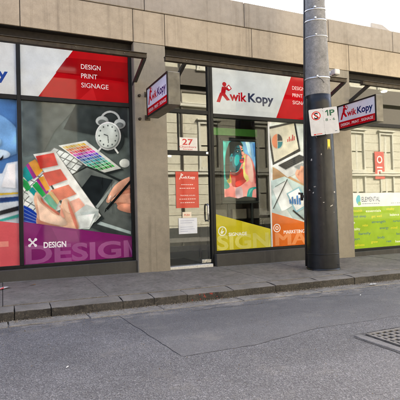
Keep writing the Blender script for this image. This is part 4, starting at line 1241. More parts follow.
# entrance bay: frameless glass door, fanlight and overpanel
dr = boxes('door', [((2.915, 0.165, 0.05), (2.945, 0.255, HB)), ((3.875, 0.16, 0.02), (3.928, 0.26, HB)),
                    ((2.945, 0.165, 2.245), (3.875, 0.255, 2.335)), ((2.945, 0.165, 3.085), (3.875, 0.255, 3.165)), ((2.945, 0.165, HB - 0.05), (3.875, 0.255, HB))], 'frame_black', shop, 0.004)
box('header', (2.914, 0.14, HB + 0.002), (3.928, 0.28, 4.316), 'soffit_dark', dr)
box('threshold', (2.914, 0.10, -0.04), (3.872, 0.34, 0.045), 'galvanised', dr, 0.006)
box('pane', (2.947, GY, 0.075), (3.86, GY + 0.01, 2.243), 'shop_glass', dr)
box('pane', (2.947, GY, 2.337), (3.205, GY + 0.008, 3.083), 'shop_glass', dr)
box('pane', (3.235, GY, 2.337), (3.873, GY + 0.008, 3.083), 'shop_glass', dr)
box('pane', (2.947, GY, 3.167), (3.873, GY + 0.008, HB - 0.052), 'shop_glass', dr)
box('glazing_bar', (3.206, 0.18, 2.337), (3.234, 0.24, 3.083), 'frame_black', dr, 0.003)
box('patch_fitting', (3.66, 0.185, 0.06), (3.87, 0.225, 0.13), 'steel', dr, 0.004)
box('patch_fitting', (2.95, 0.185, 2.19), (3.06, 0.225, 2.243), 'steel', dr, 0.004)
box('lock', (3.80, 0.15, 2.27), (3.85, 0.164, 2.32), 'steel', dr, 0.004)
hp = [(3.80, 0.20, 1.24), (3.80, 0.15, 1.25), (3.80, 0.125, 1.22), (3.80, 0.12, 1.08), (3.80, 0.125, 0.94), (3.80, 0.15, 0.91), (3.80, 0.20, 0.92)]
tube('handle', hp, 0.017, 'steel', dr, 12)

# awning frames standing out from the header of each bay
for (xa, xb, xs_) in ((-6.3, -2.3, -6.15), (-1.68, 2.335, -1.53), (2.68, 6.845, 3.07), (7.31, 11.48, 7.52), (11.9, 16.1, 12.3)):
    rl = boxes('awning_rail', [((xa, -0.64, 3.815), (xb, -0.56, 3.885)), ((xa, -0.66, 3.887), (xb, -0.54, 3.899))], 'rail_bronze', shop, 0.003)
    for xx in (xs_, xb - 0.03):
        bm = bmesh.new()
        add_bar(bm, (xx, -0.60, 3.83), (xx, 0.13, 3.545), 0.055, 0.065)
        link('brace', mesh_of(bm), 'brace_black', rl)
    for k in range(5):
        xx = xa + 0.4 + k * (xb - xa - 0.8) / 4
        bm = bmesh.new()
        bmesh.ops.create_cone(bm, cap_ends=True, segments=8, radius1=0.010, radius2=0.008, depth=0.012, matrix=Matrix.Translation((xx, -0.645, 3.855)) @ Matrix.Rotation(R(90), 4, 'X'))
        link('bolt', mesh_of(bm), 'brushed_grey', rl)

# recessed lamp in the right bay's ceiling
bm = bmesh.new()
bmesh.ops.create_cone(bm, cap_ends=True, segments=20, radius1=0.075, radius2=0.075, depth=0.02, matrix=Matrix.Translation((9.45, 0.75, 4.19)))
k = NT('lamp_glow')
em = k.n('ShaderNodeEmission')
em.inputs[0].default_value = (1.0, 0.9, 0.72, 1)
em.inputs[1].default_value = 3.0
k.l(em.outputs[0], k.out.inputs[0])
link('downlight', mesh_of(bm), 'lamp_glow', shop)

# ---------------------------------------------------------------- things inside, seen through the glass
mat_o = tag(box('entrance_mat', (3.02, 0.36, 0.021), (3.80, 1.5, 0.035), 'black_rubber', None, 0.004), 'black entrance mat on the floor just inside the glass door', 'mat')
mat_o = None
cn = thing('reception_counter', 'timber topped reception counter far inside behind the glass door', 'counter', (4.6, 3.2, 0.02))
box('counter_front', (3.1, 3.0, 0.02), (6.2, 3.12, 1.02), 'carton', cn, 0.01)
box('counter_top', (3.05, 2.95, 1.022), (6.25, 3.5, 1.07), 'timber', cn, 0.008)
ds = thing('poster_display', 'black framed lit portrait poster standing behind the glass beside the door', 'poster', (4.75, 0.5, 0.02))
boxes('poster_frame', [((4.30, 0.455, 1.25), (5.235, 0.53, 1.31)), ((4.30, 0.455, 2.62), (5.235, 0.53, 2.675)), ((4.30, 0.455, 1.31), (4.355, 0.53, 2.62)), ((5.18, 0.455, 1.31), (5.235, 0.53, 2.62))], 'frame_black', ds, 0.006)
boxes('stand_leg', [((4.45, 0.49, 0.02), (4.50, 0.53, 1.25))], 'frame_black', ds)
boxes('stand_leg', [((5.03, 0.49, 0.02), (5.08, 0.53, 1.25))], 'frame_black', ds)
boxes('stand_foot', [((4.40, 0.40, 0.02), (5.13, 0.65, 0.045))], 'frame_black', ds)
PW = Plane((0, 0.50, 0), (1, 0, 0), (0, 0, 1))
photo_print('picture', PW, ART['portrait_picture'], (4.352, 5.183, 1.307, 2.623), (120, 200, 194), ds, 0.006, 2, 'lit_print', 7, 0.0, False)
gs = thing('green_signboard', 'green strip sign hanging inside above the portrait poster', 'sign', (4.75, 1.0, 2.75))
box('board', (4.32, 0.98, 2.83), (5.55, 1.01, 3.0), 'green_sign', gs, 0.004)
tube('hanging_wire', [(4.5, 0.995, 3.0), (4.5, 0.995, 4.2)], 0.003, 'steel', gs, 6)
tube('hanging_wire', [(5.4, 0.995, 3.0), (5.4, 0.995, 4.2)], 0.003, 'steel', gs, 6)
tb = thing('display_table', 'low dark display table inside under the portrait poster', 'table', (5.0, 1.1, 0.02))
box('tabletop', (4.1, 0.85, 0.86), (6.0, 1.45, 0.90), 'soffit_dark', tb, 0.006)
for lx in (4.15, 5.9):
    for ly in (0.9, 1.38):
        box('leg', (lx, ly, 0.02), (lx + 0.05, ly + 0.05, 0.858), 'frame_black', tb)
cartons = [(4.3, 'leftmost of the cartons on the display table inside'), (4.82, 'middle carton of the three on the display table inside'), (5.4, 'carton nearest the marketing poster on the display table inside')]
for cx, lab in cartons:
    cb = box('carton', (cx, 0.98, 0.902), (cx + 0.38, 1.28, 1.13), 'carton', None, 0.006)
    tag(cb, lab, 'box', 'cartons on the display table')

# ---------------------------------------------------------------- window films and door notices
PF = Plane((0, 0.1965, 0), (1, 0, 0), (0, 0, 1))


def rect(a, b, c, d):
    return [(a, c), (b, c), (b, d), (a, d)]


def film(name, label, loc, shapes, group='vinyl films on the shop windows'):
    t = thing(name, label, 'window film', loc, group)
    print_mesh('backing', PF, shapes, t, 1)
    return t


# design film
t = film('window_film', 'tall printed window film with swatch fan, clock and purple DESIGN band', (1.25, 0.197, 0.285), [((84, 92, 90), 0, rect(0.32, 2.218, 0.285, 3.118))])
photo_print('picture', PF, ART['design_picture'], (0.322, 2.216, 0.287, 3.116), (98, 109, 106), t, 0.0058)
n0 = 4
print_mesh('purple_band', PF, [((122, 32, 102), 0, [(0.32, 0.285), (2.218, 0.285), (2.218, 0.675), (0.32, 1.022)]), ((134, 44, 112), 0, [(0.32, 0.36), (0.62, 0.95), (0.32, 1.016)]), ((134, 44, 112), 0, [(0.78, 0.90), (1.20, 0.82), (1.35, 0.285), (1.05, 0.285)])], t, n0)
lettering('DESIGN', PF, 0.34, 2.50, 0.305, 0.61, (152, 82, 136), t, (n0 + 4) * LIFT, 0.03, clip=2.216)
print_mesh('icon', PF, ART['design_icon'], t, n0 + 6)
lettering('DESIGN', PF, 0.64, 1.02, 0.555, 0.655, (240, 236, 242), t, (n0 + 6) * LIFT, 0.03)

# print film in the next pane
t = film('window_film', 'blue printed window film with salmon PRINT band at the left picture edge', (-0.7, 0.197, 0.285), [((92, 138, 188), 0, rect(-1.655, 0.25, 0.285, 3.118))])
sh = [((120, 164, 206), 1, [(-1.5, 2.2), (-0.9, 2.7), (-0.2, 2.9), (0.25, 2.6), (0.25, 2.2), (-0.6, 2.0)])]
for k in range(14):
    cx, cz = random.uniform(-1.55, 0.2), random.uniform(2.1, 3.05)
    sh.append(((150, 190, 222) if k % 2 else (206, 226, 240), 1, circle(cx, cz, random.uniform(0.05, 0.16), random.uniform(0.04, 0.09), 8)))
sh += [((206, 218, 226), 0, [(-1.655, 1.5), (-0.6, 1.75), (0.0, 1.85), (0.07, 2.02), (0.25, 2.06), (0.25, 1.42), (-1.655, 1.2)]),
       ((236, 240, 242), 0, [(-0.02, 1.62), (0.09, 2.0), (0.2, 2.02), (0.2, 1.6)]), ((232, 204, 70), 0, [(-1.655, 1.38), (0.25, 1.50), (0.25, 1.53), (-1.655, 1.43)]),
       ((40, 70, 120), 0, [(-1.655, 1.20), (0.25, 1.40), (0.25, 1.46), (-1.655, 1.32)]), ((196, 206, 210), 0, [(-1.655, 1.0), (0.25, 1.0), (0.25, 1.38), (-1.655, 1.18)]),
       ((46, 52, 58), 0, [(-0.6, 1.0), (0.25, 1.22), (0.25, 1.30), (-0.75, 1.03)]), ((70, 160, 150), 0, [(-0.2, 1.0), (0.25, 1.10), (0.25, 1.16), (-0.32, 1.0)]), ((30, 30, 34), 0, [(-0.05, 2.08), (0.02, 2.16), (0.02, 2.11), (-0.02, 2.06)])]
photo_print('picture', PF, sh, (-1.653, 0.248, 0.287, 3.116), (84, 130, 182), t, 0.010, seed=3)
n0 = 4
print_mesh('salmon_band', PF, [((214, 92, 98), 0, [(-1.655, 0.285), (0.25, 0.285), (0.25, 1.0), (-1.655, 1.30)])], t, n0)
lettering('PRINT', PF, -1.5, 0.08, 0.33, 0.70, (232, 146, 132), t, (n0 + 2) * LIFT, 0.045)

# top films
t = film('window_film', 'white and red top window film reading DESIGN PRINT SIGNAGE', (1.25, 0.197, 3.2), [((214, 220, 218), 0, rect(0.32, 2.218, 3.203, 4.138)), ((178, 14, 22), 0, [(0.60, 3.203), (2.218, 3.203), (2.218, 4.138), (1.24, 4.138)])])
print_mesh('painted_reflection', PF, [((150, 6, 14), 0, [(0.90, 3.66), (2.218, 3.60), (2.218, 3.98), (1.10, 3.95)]), ((196, 30, 36), 0, [(1.30, 3.203), (1.55, 3.45), (1.62, 3.203)])], t, 3)  # darker band is a window reflection painted into the red
for i, (wd, a, b, c, d) in enumerate((('DESIGN', 1.345, 1.70, 3.775, 3.865), ('PRINT', 1.345, 1.635, 3.605, 3.695), ('SIGNAGE', 1.345, 1.84, 3.435, 3.525))):
    lettering(wd, PF, a, b, c, d, (240, 232, 228), t, 6 * LIFT, 0.0)
t = film('window_film', 'white top window film with wordmark cut by the left picture edge', (-0.7, 0.197, 3.2), [((214, 220, 218), 0, rect(-1.655, 0.25, 3.203, 4.138))])
wordmark(PF, -1.28, 3.46, 1.40, 0.20, t, 4 * LIFT, navy=(30, 70, 150))
t = film('window_film', 'white and red top window film with red and navy wordmark beside the pole', (5.4, 0.197, 3.13), [((206, 214, 212), 0, rect(3.993, 6.837, 3.123, 4.138)), ((188, 18, 26), 0, [(5.56, 3.123), (6.837, 3.123), (6.837, 4.138), (6.02, 4.138)])])
wordmark(PF, 4.135, 3.435, 1.37, 0.195, t, 4 * LIFT, (176, 24, 34), (52, 60, 84))
for i, (wd, a, b) in enumerate((('DESIGN', 6.02, 6.36), ('PRINT', 6.02, 6.30), ('SIGNAGE', 6.02, 6.50))):
    lettering(wd, PF, a, b, 3.80 - 0.165 * i, 3.885 - 0.165 * i, (240, 226, 224), t, 4 * LIFT, 0.0)

# signage film
t = film('window_film', 'low lime yellow window film with SIGNAGE lettering beside the door', (4.65, 0.197, 0.285), [((198, 188, 38), 0, [(3.993, 0.285), (5.325, 0.285), (5.325, 0.68), (3.993, 1.045)]), ((212, 203, 58), 0, [(4.62, 0.285), (5.325, 0.285), (5.325, 0.68), (4.62, 0.873)])])
lettering('SIGNAGE', PF, 4.02, 6.40, 0.305, 0.61, (218, 212, 104), t, 3 * LIFT, 0.03, clip=5.323)
ring = [((240, 242, 224), 0, circle(4.145, 0.685, 0.10, 0.10, 24)), ((198, 188, 38), 0, circle(4.145, 0.685, 0.078, 0.078, 24)), ((240, 242, 224), 0, [(4.10, 0.66), (4.145, 0.74), (4.165, 0.74), (4.135, 0.68), (4.19, 0.69), (4.15, 0.63), (4.11, 0.63)])]
print_mesh('icon', PF, ring, t, 5)
lettering('SIGNAGE', PF, 4.29, 4.73, 0.575, 0.645, (240, 242, 226), t, 5 * LIFT, 0.025)

# marketing film
t = film('window_film', 'tall printed window film with laptop and orange MARKETING band behind the pole', (6.1, 0.197, 0.285), [((226, 230, 226), 0, rect(5.335, 6.837, 0.285, 3.036)), ((196, 208, 204), 0, rect(5.375, 6.837, 0.285, 3.036))])
photo_print('picture', PF, ART['marketing_picture'], (5.378, 6.835, 0.287, 3.034), (206, 216, 212), t, 0.008, 4, seed=5)
n0 = 6
print_mesh('orange_band', PF, [((214, 108, 36), 0, [(5.375, 0.285), (6.837, 0.285), (6.837, 0.63), (5.375, 1.035)])], t, n0)
for q_, du in enumerate((0.0, 0.022, 0.044)):
    lettering('MARKETING', PF, 5.44 + du, 8.73 + du, 0.305, 0.60, (228, 146, 88), t, (n0 + 2 + q_) * LIFT, 0.0, clip=6.834)
ring = [((246, 236, 226), 0, circle(5.495, 0.69, 0.095, 0.095, 24)), ((214, 108, 36), 0, circle(5.495, 0.69, 0.072, 0.072, 24)), ((246, 236, 226), 0, circle(5.495, 0.69, 0.045, 0.045, 16)), ((214, 108, 36), 0, circle(5.495, 0.69, 0.022, 0.022, 12))]
print_mesh('icon', PF, ring, t, n0 + 4)
for q_, du in enumerate((0.0, 0.006)):
    lettering('MARKETING', PF, 5.67 + du, 6.24 + du, 0.555, 0.635, (246, 238, 230), t, (n0 + 6 + q_) * LIFT, 0.0)

# neighbour's green film
t = film('window_film', 'lime green window film with white header strip and small words right of the pole', (8.5, 0.197, 0.09), [((150, 184, 48), 0, rect(7.592, 9.566, 0.09, 1.10)), ((226, 230, 228), 0, rect(7.592, 9.566, 1.10, 1.435))])
lettering('ELEMENTAL', PF, 7.98, 8.58, 1.225, 1.345, (36, 62, 96), t, 4 * LIFT, 0.0)
for q_ in range(9):
    print_mesh('printed_line', PF, [((120, 138, 146), 0, rect(8.0 + q_ * 0.064, 8.0 + q_ * 0.064 + random.uniform(0.03, 0.055), 1.165, 1.183))], t, 4)
print_mesh('emblem', PF, [((90, 180, 200), 1, [(7.84, 1.17), (7.93, 1.22), (7.93, 1.36), (7.86, 1.38), (7.80, 1.28)]), ((140, 190, 120), 1, [(7.86, 1.14), (7.95, 1.15), (7.94, 1.22), (7.87, 1.22)])], t, 4)
for q_ in range(8):
    print_mesh('printed_line', PF, [((140, 156, 156), 0, rect(8.95 + q_ * 0.068, 8.95 + q_ * 0.068 + random.uniform(0.03, 0.06), 1.165, 1.180))], t, 4)
Wt, Yl, Bl = (232, 236, 216), (224, 214, 60), (74, 108, 120)
words = [('health', 7.70, 7.98, 0.98, Yl), ('essentials', 8.10, 8.60, 0.965, Wt), ('vitality', 8.78, 9.06, 1.0, Yl), ('your sleep', 7.66, 8.10, 0.845, Bl), ('get well', 8.28, 8.62, 0.83, Yl), ('balance', 8.90, 9.22, 0.85, Wt), ('life', 7.64, 7.74, 0.70, Wt), ('relax', 7.98, 8.16, 0.62, Yl),
         ('energy', 8.54, 8.84, 0.53, Bl), ('vitality', 7.64, 7.90, 0.54, Wt), ('strength', 8.28, 8.74, 0.69, Bl), ('nurture', 9.0, 9.3, 0.69, Bl), ('calm', 9.28, 9.48, 0.86, Bl), ('mind', 8.92, 9.14, 0.52, Yl), ('family', 7.84, 8.24, 0.42, Bl), ('sport', 7.66, 7.88, 0.30, Bl),
         ('body', 8.46, 8.70, 0.30, Bl), ('focus', 9.1, 9.3, 0.36, Bl), ('wellness', 7.66, 8.02, 0.15, Yl), ('grow', 8.24, 8.46, 0.20, Yl), ('healing', 9.06, 9.4, 0.17, Wt), ('rest', 8.75, 8.92, 0.19, Bl)]
for wd, a, b, z, c in words:
    lettering(wd, PF, a, b, z, z + 0.062, c, t, 4 * LIFT, 0.01)

# notices on the door
PD = Plane((0, 0.192, 0), (1, 0, 0), (0, 0, 1))


def notice(name, label, a, b, c, d, rgb):
    t = thing(name, label, 'notice', ((a + b) / 2, 0.19, c), 'notices stuck on the glass door')
    o = box('sheet', (a, 0.1925, c), (b, 0.1985, d), 'paper', t)
    print_mesh('face', PD, [(rgb, 0, rect(a, b, c, d))], t, 1)
    return t


t = notice('door_notice', 'white street number notice reading 27 above the door bar', 3.205, 3.625, 2.338, 2.60, (232, 228, 222))
lettering('27', PD, 3.30, 3.53, 2.455, 2.575, (200, 60, 62), t, 3 * LIFT, 0.02)
lettering('Chambers', PD, 3.235, 3.60, 2.395, 2.435, (206, 84, 84), t, 3 * LIFT, 0.01)
lettering('Street', PD, 3.31, 3.52, 2.35, 2.38, (206, 84, 84), t, 3 * LIFT, 0.01)
t = notice('door_notice', 'red opening hours notice at eye height on the glass door', 3.135, 3.63, 1.185, 1.915, (206, 82, 66))
wordmark(PD, 3.22, 1.775, 0.34, 0.055, t, 3 * LIFT, (240, 226, 220), (240, 226, 220))
lettering('TRADING HOURS', PD, 3.22, 3.55, 1.424, 1.449, (240, 226, 220), t, 3 * LIFT, 0.005)
for zz, wid in ((1.64, 0.27), (1.568, 0.34), (1.352, 0.36), (1.28, 0.32)):       # lines too small to read
    n_ = int(wid / 0.045)
    for q_ in range(n_):
        a0 = 3.385 - wid / 2 + q_ * wid / n_
        print_mesh('printed_line', PD, [((236, 206, 198), 0, rect(a0, a0 + wid / n_ * random.uniform(0.6, 0.85), zz + 0.004, zz + 0.020))], t, 3)
t = notice('door_notice', 'white letter sheet low on the glass door with faint lines', 3.175, 3.575, 0.67, 0.985, (224, 230, 238))
for i, wid in enumerate((0.30, 0.26, 0.0, 0.28, 0.31, 0.16)):
    if wid:
        print_mesh('printed_line', PD, [((178, 186, 206), 0, rect(3.21, 3.21 + wid, 0.925 - i * 0.042, 0.936 - i * 0.042))], t, 3)
t = notice('door_notice', 'small cream sticker with red word above the letter sheet', 3.262, 3.455, 0.99, 1.105, (238, 226, 206))
lettering('PUSH', PD, 3.30, 3.42, 1.025, 1.065, (206, 92, 60), t, 3 * LIFT, 0.02)

# ---------------------------------------------------------------- blade signs on the pillars


def blade(label, x, y0, y1, z0, z1, th):
    t = thing('blade_sign', label, 'sign', (x, 0.0, (z0 + z1) / 2), 'projecting light box signs')
    boxes('casing', [((x, y1, z0), (x + th, y0, z1))], 'brushed_grey', t, 0.006)
    boxes('face_frame', [((x - 0.012, y1, z0), (x - 0.001, y0, z0 + 0.03)), ((x - 0.012, y1, z1 - 0.03), (x - 0.001, y0, z1)), ((x - 0.012, y1, z0 + 0.03), (x - 0.001, y1 + 0.03, z1 - 0.03)), ((x - 0.012, y0 - 0.03, z0 + 0.03), (x - 0.001, y0, z1 - 0.03))], 'frame_black', t)
    P = Plane((x - 0.002, 0, 0), (0, -1, 0), (0, 0, 1))
    a, b, c, d = -y0 + 0.03, -y1 - 0.03, z0 + 0.03, z1 - 0.03
    split = c + (d - c) * 0.30
    f = print_mesh('sign_face', P, [((226, 228, 240), 0, rect(a, b, split, d)), ((198, 20, 30), 0, rect(a, b, c, split))], t, 1)
    wordmark(P, a + 0.08 * (b - a), split + (d - split) * 0.26, (b - a) * 0.86, (d - split) * 0.42, f, 4 * LIFT, (200, 22, 32), (24, 44, 104))
    lettering('DESIGN . PRINT . SIGNAGE', P, a + 0.06 * (b - a), b - 0.06 * (b - a), c + (split - c) * 0.32, c + (split - c) * 0.72, (240, 232, 230), f, 4 * LIFT, 0.015)
    for zz in (z1 - 0.02, z0 + 0.07):
        bm = bmesh.new()
        add_tube(bm, [(x + th / 2, y0 + 0.02, zz), (x + th / 2, 0.0, zz)], 0.022, 10)
        add_box(bm, (x + th / 2 - 0.05, -0.012, zz - 0.05), (x + th / 2 + 0.05, 0.0, zz + 0.05))
        link('bracket', mesh_of(bm), 'rail_bronze', t)
    for zz in (z1 - 0.05, z0 + 0.04):
        bm = bmesh.new()
        bmesh.ops.create_cone(bm, cap_ends=True, segments=10, radius1=0.03, radius2=0.022, depth=0.05, matrix=Matrix.Translation((x - 0.05, -0.025, zz)) @ Matrix.Rotation(R(90), 4, 'X'))
        link('bolt', mesh_of(bm), 'rail_bronze', t)
    return t


blade('projecting box sign with red strip on the pillar left of the door', 2.42, -0.32, -1.42, 2.835, 3.365, 0.21)
blade('projecting box sign with red strip on the pillar behind the pole', 7.03, -0.12, -1.255, 2.86, 3.42, 0.19)

# floodlight on the pillar behind the pole
t = thing('security_light', 'small white security light on the pillar top behind the pole', 'lamp', (6.95, 0.0, 4.15))
box('mount_plate', (6.91, -0.03, 4.13), (7.01, 0.0, 4.25), 'white_plastic', t, 0.006)
box('arm', (6.94, -0.12, 4.165), (6.98, -0.03, 4.205), 'white_plastic', t, 0.006)
bm = bmesh.new()
add_box(bm, (6.86, -0.27, 4.11), (7.01, -0.11, 4.235))
bmesh.ops.bevel(bm, geom=bm.edges[:], offset=0.025, segments=2, affect='EDGES', profile=0.5)
link('lamp_head', mesh_of(bm), 'white_plastic', t)
box('lens', (6.88, -0.255, 4.10), (6.99, -0.13, 4.112), 'dark_glass', t)

# roof ventilator
t = thing('roof_vent', 'low beige roof vent just above the parapet at right', 'vent', (10.4, 2.0, 4.9))
box('upstand', (10.15, 1.8, 4.88), (10.85, 2.4, 6.40), 'roof_grey', t, 0.01)
bm = bmesh.new()
add_box(bm, (10.08, 1.72, 6.401), (10.92, 2.48, 6.66))
for v in bm.verts:
    if v.co.z > 6.5:
        v.co.x = 10.5 + (v.co.x - 10.5) * 0.55
        v.co.y = 2.1 + (v.co.y - 2.1) * 0.55
bmesh.ops.bevel(bm, geom=bm.edges[:], offset=0.03, segments=2, affect='EDGES', profile=0.5)
link('cowl', mesh_of(bm), 'fascia_stone', t)

# ---------------------------------------------------------------- power pole and parking sign
PX, PY = 5.585, -1.19
pole = thing('power_pole', 'tall round power pole, black below and bare grey above, on the footpath', 'pole', (PX, PY, g(PX)))
gz = g(PX) - 0.06


def lathe(name, prof, mat, n=48):
    bm = bmesh.new()
    add_tube(bm, [(PX, PY, z) for r, z in prof], [r for r, z in prof], n)
    o = link(name, mesh_of(bm), mat, pole)
    for p in o.data.polygons:
        p.use_smooth = len(p.vertices) == 4
    return o


lathe('painted_base', [(0.304, gz), (0.303, 0.0), (0.3015, 0.27), (0.299, 0.5), (0.296, 0.8), (0.290, 1.3), (0.270, 2.2), (0.247, 3.1), (0.243, 3.27)], 'black_pole_paint')
for rr, z0, z1 in ((0.314, gz, -0.015), (0.3065, 0.245, 0.262)):
    lathe('painted_collar', [(rr, z0), (rr, z1)], 'black_pole_paint')
lathe('concrete_shaft', [(0.239, 3.25), (0.239, 3.285), (0.222, 3.9), (0.190, 5.0), (0.165, 6.6), (0.15, 8.5), (0.14, 10.0)], 'pole_concrete')


def rad(z):
    P = [(3.28, 0.239), (3.9, 0.222), (5.0, 0.190), (6.6, 0.165)]
    for (a, ra), (b, rb) in zip(P, P[1:]):
        if z <= b:
            return ra + (rb - ra) * (z - a) / (b - a)
    return 0.165


def band(z, tilt, w):
    bm = bmesh.new()
    n = 48
    r = rad(z) + 0.004
    rings = []
    for dr_, dz in ((0, -w), (0.005, -w), (0.005, w), (0, w)):
        rings.append([bm.verts.new((PX + (r + dr_) * math.cos(2 * math.pi * k / n), PY + (r + dr_) * math.sin(2 * math.pi * k / n), z + dz + tilt * math.sin(2 * math.pi * k / n + 0.6))) for k in range(n)])
    for a, b in zip(rings, rings[1:]):
        for k in range(n):
            bm.faces.new((a[k], a[(k + 1) % n], b[(k + 1) % n], b[k]))
    bmesh.ops.recalc_face_normals(bm, faces=bm.faces[:])
    o = link('metal_band', mesh_of(bm, True), 'galvanised', pole)
    sx, sy = PX - 0.62 * (r + 0.012), PY - 0.78 * (r + 0.012)
    box('buckle', (sx - 0.02, sy - 0.006, z - w - 0.003), (sx + 0.02, sy + 0.02, z + w + 0.005), 'galvanised', o, 0.003)


for z, ti, w in ((4.93, 0.03, 0.011), (4.72, 0.03, 0.012), (4.40, 0.025, 0.007), (3.60, 0.02, 0.014)):
    band(z, ti, w)
tube('wire_end', [(PX - 0.16, PY - 0.20, 3.585), (PX - 0.15, PY - 0.235, 3.55), (PX - 0.10, PY - 0.25, 3.52), (PX - 0.06, PY - 0.26, 3.46)], 0.006, 'brace_black', pole, 6)
# cable conduit on the shaded side
cd = [(PX - 0.79 * (rad(z) + 0.014), PY + 0.61 * (rad(z) + 0.014), z) for z in (3.3, 3.9, 4.4, 5.0, 5.8, 6.6)]
tube('cable_conduit', cd, 0.020, 'brace_black', pole, 10)
lo = [(PX - 0.79 * (r + 0.012), PY + 0.61 * (r + 0.012), z) for r, z in ((0.303, 0.0), (0.298, 0.75), (0.292, 1.25), (0.270, 2.2), (0.247, 3.1), (0.243, 3.3))]
tube('cable_conduit', lo, 0.022, 'brace_black', pole, 10)
bm = bmesh.new()
hx, hy = PX - 0.77 * 0.36, PY + 0.64 * 0.36
add_bar(bm, (PX - 0.77 * 0.27, PY + 0.64 * 0.27, 1.33), (hx, hy, 1.36), 0.05, 0.05)
add_bar(bm, (hx, hy, 1.27), (hx, hy, 1.42), 0.03, 0.05)
add_bar(bm, (hx, hy, 1.40), (hx - 0.05, hy + 0.04, 1.41), 0.03, 0.04)
link('cleat', mesh_of(bm), 'brace_black', pole)
box('yellow_tag', (PX - 0.03, PY - 0.268, 2.20), (PX + 0.03, PY - 0.262, 2.40), 'yellow_tape', pole)

# parking sign, facing the lane
sign = thing('parking_sign', 'white parking sign pair with crossed S and 1P strapped to the pole', 'sign', (PX - 0.12, PY - 0.36, 2.42))
az = 0.60
U = Vector((math.cos(az), -math.sin(az), 0))
V = Vector((0, 0, 1))
tl = R(-4.4)
U2 = U * math.cos(-tl) + V * math.sin(-tl)
V2 = V * math.cos(-tl) - U * math.sin(-tl)
sc_ = Vector((PX - 0.155, PY - 0.335, 2.715))
PS = Plane(sc_, U2, V2)
PSb = PS


def plate(u0, u1, v0, v1, shapes, texts):
    bm = bmesh.new()
    r = 0.018
    ring2 = []
    for cx, cy, a0 in ((u1 - r, v1 - r, 0), (u0 + r, v1 - r, 90), (u0 + r, v0 + r, 180), (u1 - r, v0 + r, 270)):
        for k in range(5):
            an = R(a0 + k * 22.5)
            ring2.append((cx + r * math.cos(an), cy + r * math.sin(an)))
    f = [bm.verts.new(PS.at(u, v, 0.0)) for u, v in ring2]
    b = [bm.verts.new(PS.at(u, v, -0.006)) for u, v in ring2]
    bm.faces.new(f)
    bm.faces.new(b[::-1])
    n = len(f)
    for i in range(n):
        bm.faces.new((f[i], b[i], b[(i + 1) % n], f[(i + 1) % n]))
    bmesh.ops.recalc_face_normals(bm, faces=bm.faces[:])
    o = link('plate', mesh_of(bm), 'white_plastic', sign)
    if shapes:
        print_mesh('symbol', PS, shapes, o, 2)
    for wd, a, c, d, e, col, bo in texts:
        lettering(wd, PS, a, c, d, e, col, o, 8 * LIFT, bo)
    return o


GRN = (24, 92, 66)
plate(-0.255, -0.0008, -0.245, 0.245, [((214, 60, 50), 0, circle(-0.13, 0.12, 0.083, 0.083, 28)), ((232, 232, 228), 0, circle(-0.13, 0.12, 0.066, 0.066, 28)), ((232, 232, 228), 0, circle(-0.13, 0.12, 0.05, 0.05, 20))],
      [('S', -0.168, -0.092, 0.062, 0.178, (36, 40, 42), 0.03)])
ps = print_mesh('red_slash', PS, [((220, 110, 100), 0, rect(-0.155, -0.055, -0.228, -0.214)), ((214, 60, 50), 0, stroke((-0.185, 0.172), (-0.075, 0.068), 0.016)), ((206, 50, 46), 0, rect(-0.205, -0.165, -0.236, -0.215))], sign, 12)
plate(0.0008, 0.255, -0.245, 0.245, [(GRN, 0, [(0.070, 0.092), (0.092, 0.092), (0.092, 0.203), (0.072, 0.203), (0.040, 0.180), (0.040, 0.158), (0.070, 0.174)]), ((40, 70, 90), 0, rect(0.175, 0.215, -0.197, -0.205))],
      [('P', 0.112, 0.205, 0.095, 0.20, GRN, 0.03), ('8 - 6', 0.03, 0.20, 0.0, 0.05, GRN, 0.01)])
for u in (-0.012, ):
    for v in (0.20, -0.20, 0.02):
        bm = bmesh.new()
        p = PS.at(u + 0.012, v, 0.004)
        bmesh.ops.create_icosphere(bm, subdivisions=1, radius=0.009, matrix=Matrix.Translation(p))
        link('screw', mesh_of(bm), 'galvanised', sign)
bm = bmesh.new()
for v in (0.12, -0.14):
    a = PS.at(-0.2, v, -0.012)
    b = PS.at(0.2, v, -0.012)
    add_bar(bm, a, b, 0.012, 0.035)
link('back_rail', mesh_of(bm), 'galvanised', sign)

# ---------------------------------------------------------------- drain grate in the road
dg = thing('drain_grate', 'cast iron drain grate in a concrete surround at the right of the road', 'drain', (3.8, -4.9, g(3.8) - 0.155))


def road_prism(name, pts, z0, z1, mat, parent, bev=0.0):
    bm = bmesh.new()
    f = bm.faces.new([bm.verts.new((x, y, g(x) - 0.155 + z1)) for x, y in pts])
    r = bmesh.ops.extrude_face_region(bm, geom=[f])
    for v in r['geom']:
        if isinstance(v, bmesh.types.BMVert):
            v.co.z += z0 - z1
    bmesh.ops.recalc_face_normals(bm, faces=bm.faces[:])
    if bev:
        bmesh.ops.bevel(bm, geom=[e for e in bm.edges if e.calc_face_angle(0) > 0.7 and e.verts[0].co.z > g(3.8) - 0.155 + z0 + 0.01], offset=bev, segments=1, affect='EDGES')
    return link(name, mesh_of(bm), mat, parent)


